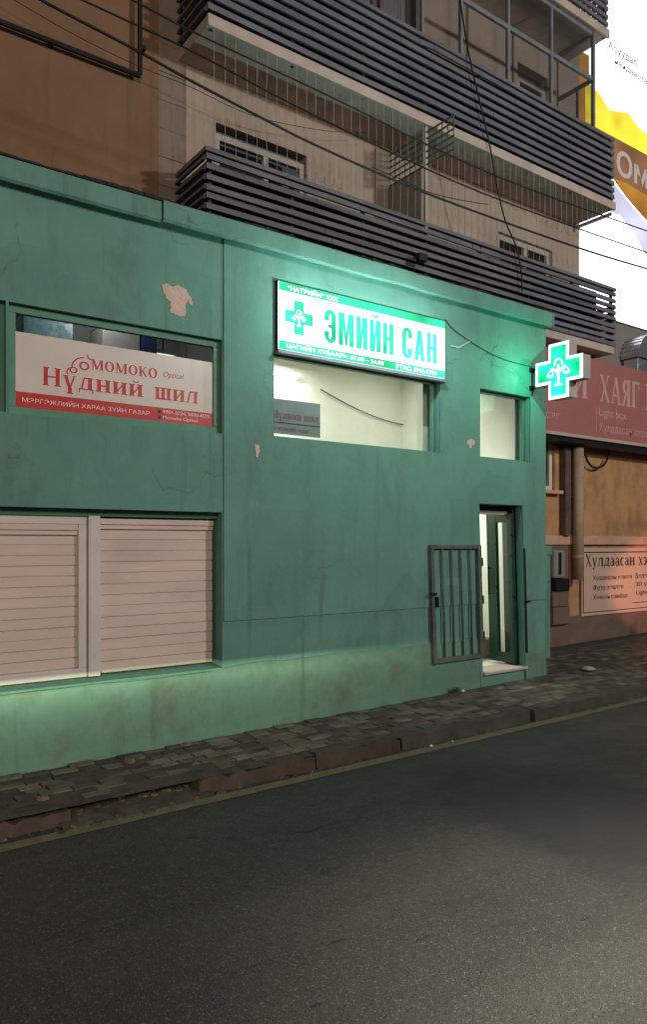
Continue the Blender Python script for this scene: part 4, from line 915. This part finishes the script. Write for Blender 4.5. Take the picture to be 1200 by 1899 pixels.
# ventilation duct
vd = thing('ventilation_duct', (12.4, 1.0, 4.3), 'shiny ribbed metal ventilation duct against the grey wall', 'duct')
p = at(1186, 650, .98); mb = MB(); mb.box(p.x-.12, p.x+.5, .93, 1.2, 4.3, 4.86); mb.build('duct', M['silver'], vd, bevel=.01)
mb = MB(); n = 16
for i in range(n):
    a0, a1 = math.pi*.5*i/n, math.pi*.5*(i+1)/n; e = .012 if i % 2 else 0
    def q(a, y): return (p.x+.26-(.42+e)*math.cos(a), y, 4.87+(.42+e)*math.sin(a))
    def q2(a, y): return (p.x+.26-.05*math.cos(a), y, 4.87+.05*math.sin(a))
    mb.hexa([q(a0,.88), q2(a0,.88), q2(a0,1.22), q(a0,1.22), q(a1,.88), q2(a1,.88), q2(a1,1.22), q(a1,1.22)])
mb.build('elbow', M['silver'], vd)
mb = MB(); mb.box(p.x+.27, p.x+1.2, .89, 1.21, 4.93, 5.29); mb.build('duct', M['silver'], vd, bevel=.01)

# ------------------------------------------------------------------ LED billboard
LY = 2.5
lb = thing('led_billboard', (15, LY, 5.5), 'huge glaring white advertising screen with a yellow swoosh behind the flats', 'billboard')
mb = MB(); mb.box(11.0, 22, LY, LY+.25, 6.16, 15.0); mb.build('cabinet', M['black'], lb)
def lshape(name, pts, m, d): 
    mb = MB(); P = [at(u, v, LY) for u, v in pts]; mb.prism([(p.x, p.z) for p in P], (Vector((0,LY,0)), Vector((1,0,0)), Vector((0,0,1)), Vector((0,-1,0))), d-.003, d); return mb.build(name, M[m], lb)
mb = MB(); mb.box(11.02, 21.98, LY-.012, LY-.001, 6.18, 14.98); mb.build('screen', M['led_white'], lb)
lshape('swoosh', [(1085,150),(1112,175),(1130,205),(1145,207),(1165,210),(1182,235),(1215,262),(1290,318),(1360,372),(1290,339),(1215,296),(1085,226)], 'led_yellow', .016)
lshape('brown_band', [(1085,226),(1215,296),(1290,339),(1360,378),(1360,520),(1290,480),(1215,420),(1180,385),(1150,345),(1120,318),(1085,300)], 'led_brown', .015)
lshape('amber_band', [(1135,330),(1160,340),(1215,372),(1300,440),(1360,500),(1290,478),(1215,425),(1190,400),(1160,365)], 'led_amber', .018)
lshape('pale_field', [(1085,305),(1125,325),(1155,362),(1185,400),(1215,436),(1290,495),(1350,560),(1280,545),(1215,510),(1180,440),(1150,400),(1085,375)], 'led_pale', .0175)
lshape('amber_field', [(1030,70),(1092,104),(1092,228),(1030,228)], 'led_amber', .0155)
frl = (Vector((0,LY,0)), Vector((1,0,0)), Vector((0,0,1)), Vector((0,-1,0)))
mb = MB(); p = at(1143, 312, LY); sans(mb, 'Ом', frl, p.x, p.z-.12, 1.15, .52, .02, .0185, .022); mb.build('lettering', M['led_grey'], lb)
for tx, u, v, w_, h_ in (('Асуудал', 1128, 84, 1.0, .2), ('найдвартай', 1140, 112, 1.3, .16)):
    mb = MB(); p = at(u, v, LY); sans(mb, tx, frl, p.x, p.z-.1, w_, h_, .012, .0125, .016); mb.build('lettering', M['led_ink'], lb)
for x in (12.2, 15.5, 19):
    mb = MB(); mb.box(x-.08, x+.08, LY+.03, LY+.2, 5.5, 6.158); mb.build('leg', M['black'], lb)

# ------------------------------------------------------------------ steel frame and overhead cables
fm = MB(); fy = 1.14; a = at(259, 141, fy)
fm.box(-1.5, a.x, fy-.02, fy+.015, a.z-.02, a.z+.02); fm.box(a.x-.02, a.x+.02, fy-.02, fy+.015, a.z+.021, 9.5); fm.box(a.x+.02, a.x+.06, fy-.02, 1.218, a.z+.28, a.z+.32); fm.box(a.x-.9, a.x-.86, fy+.016, 1.218, a.z-.02, a.z+.02)
tag(fm.build('steel_frame', M['black'], origin=(2, fy, 6.4)), 'dark steel frame corner fixed to the brown gable wall', 'frame')
def cable(pix, Y, r, label, n=5):
    pts = [at(u, v, Y) for u, v in pix]; fine = []
    for i in range(len(pts)-1):
        p0, p1, p2, p3 = pts[max(i-1,0)], pts[i], pts[i+1], pts[min(i+2,len(pts)-1)]
        for k in range(n):
            t = k/n; fine.append(.5*((2*p1)+(p2-p0)*t+(2*p0-5*p1+4*p2-p3)*t*t+(3*p1-p0-3*p2+p3)*t**3))
    fine.append(pts[-1]); mb = MB(); mb.tube(fine, r, 8)
    return tag(mb.build('cable', M['rubber'], origin=tuple(pts[len(pts)//2]), smooth=True), label, 'cable', 'cables strung along the street front')
Yc = -.45
cable([(-60,-78),(75,0),(250,92),(345,145),(480,216),(600,276),(800,362),(1060,455),(1200,498),(1320,530)], Yc, .0115, 'thickest black overhead cable, lowest of those crossing the balconies')
cable([(-60,-98),(152,0),(260,50),(370,102),(600,222),(900,360),(1200,468),(1330,512)], Yc, .008, 'middle overhead cable between the thickest cable and the topmost cable')
cable([(90,-80),(245,0),(370,65),(600,173),(920,326),(1200,428),(1330,472)], Yc-.05, .008, 'topmost overhead cable, crossing the fascia of the upper balcony')
cable([(-40,-38),(25,0),(140,66),(255,122),(350,160),(470,215),(600,242),(680,246)], 1.0, .0035, 'hair thin wire sagging across the brown gable wall')
cable([(690,310),(760,340),(800,358),(860,372),(905,379)], -.43, .0045, 'short thin wire twisted alongside the thickest overhead cable')
cable([(850,-30),(858,30),(872,110),(893,200),(910,275),(922,345),(938,410),(957,455),(967,500),(969,540)], .50, .010, 'black cable dangling down across both balconies')
cable([(826,592),(838,608),(860,625),(900,650),(940,668),(985,680)], -.02, .0045, 'thin lead from the lightbox sign to the green cross')
mb = MB(); mb.tube([at(836,641,-.03), at(846,643,-.04), at(850,645,-.05), at(858,641,-.04), at(872,633,-.016)], .006, 6)
tag(mb.build('wire_end', M['frame_white'], origin=tuple(at(850,645,-.03))), 'short white bent wire end beside the lightbox sign', 'wire')
# floodlight on the lower balcony rail
fl = thing('floodlight', tuple(at(782,480,.45)), 'small dark floodlight hung on the slats of the lower balcony', 'lamp')
p = at(782, 478, .42); mb = MB(); mb.hexa([(p.x-.07,p.y-.03,p.z-.045),(p.x+.07,p.y-.03,p.z-.045),(p.x+.055,p.y+.05,p.z-.06),(p.x-.055,p.y+.05,p.z-.06),(p.x-.07,p.y-.05,p.z+.04),(p.x+.07,p.y-.05,p.z+.04),(p.x+.055,p.y+.04,p.z+.05),(p.x-.055,p.y+.04,p.z+.05)]); mb.build('housing', M['black'], fl, bevel=.008)
mb = MB(); mb.tube([(p.x,p.y+.04,p.z),(p.x,BY-.01,p.z+.04)], .012); mb.build('bracket', M['black'], fl)

# ------------------------------------------------------------------ small things on the ground
g = ground_at(842, 1284, 0); mb = MB()
for i in range(70):
    a = rnd.random()*6.28; h = rnd.uniform(.03, .09); r = rnd.uniform(0, .10); x, y = g.x+r*math.cos(a), min(-.015, -.05+r*.4*math.sin(a)); b = rnd.uniform(-.05,.05)
    mb.poly([(x-.004,y,gz(x)),(x+.004,y,gz(x)),(x+b+.003,y-.01,gz(x)+h*.7),(x+b*1.6,y-.02,gz(x)+h)])
tag(mb.build('weed_tuft', M['leaf'], origin=(g.x, -.05, gz(g.x))), 'dry weed tuft growing where the green wall meets the pavement', 'weed')
g = ground_at(852, 1281, 0); mb = MB(); pebble(mb, g.x, -.06, gz(g.x)+.01, .03, .4); tag(mb.build('litter_scrap', M['litter'], origin=(g.x,-.06,gz(g.x))), 'pale crumpled scrap beside the dry weed tuft', 'litter')
for (u, v, r, lab) in ((656,1341,.017,'white cup lid fragment in the gutter, larger of two'), (704,1338,.011,'tiny white scrap in the gutter, right of the lid fragment')):
    g = ground_at(u, v, rz(4.6)); mb = MB(); pebble(mb, g.x, min(g.y, kerb_y(g.x)-.07), rz(g.x)+.010, r, .3); tag(mb.build('litter_scrap', M['litter'], origin=(g.x, g.y, rz(g.x))), lab, 'litter')
g = ground_at(1092, 1240, .05); mb = MB(); mb.tube([(g.x,g.y,gz(g.x)+.012),(g.x,g.y,gz(g.x)+.03)], .085, 16); mb.tube([(g.x,g.y,gz(g.x)+.03),(g.x,g.y,gz(g.x)+.045)], .06, 16)
tag(mb.build('plastic_lid', M['pale_box'], origin=(g.x,g.y,gz(g.x))), 'round pale plastic lid lying on the pavement near the orange shop', 'litter')
for (u, v, r, lab) in ((345,1384,.055,'flat pinkish brick fragment at the foot of the green wall'), (240,1412,.06,'brown broken brick on the ruined paving at the left'), (80,1478,.055,'pale rubble lump on the ruined paving by the left kerb')):
    g = ground_at(u, v, gz(2)); mb = MB(); pebble(mb, g.x, min(g.y, -.08), gz(g.x)-.005, r, .25); tag(mb.build('rubble_stone', M['stone'], origin=(g.x,g.y,gz(g.x))), lab, 'rubble', 'loose rubble on the pavement')
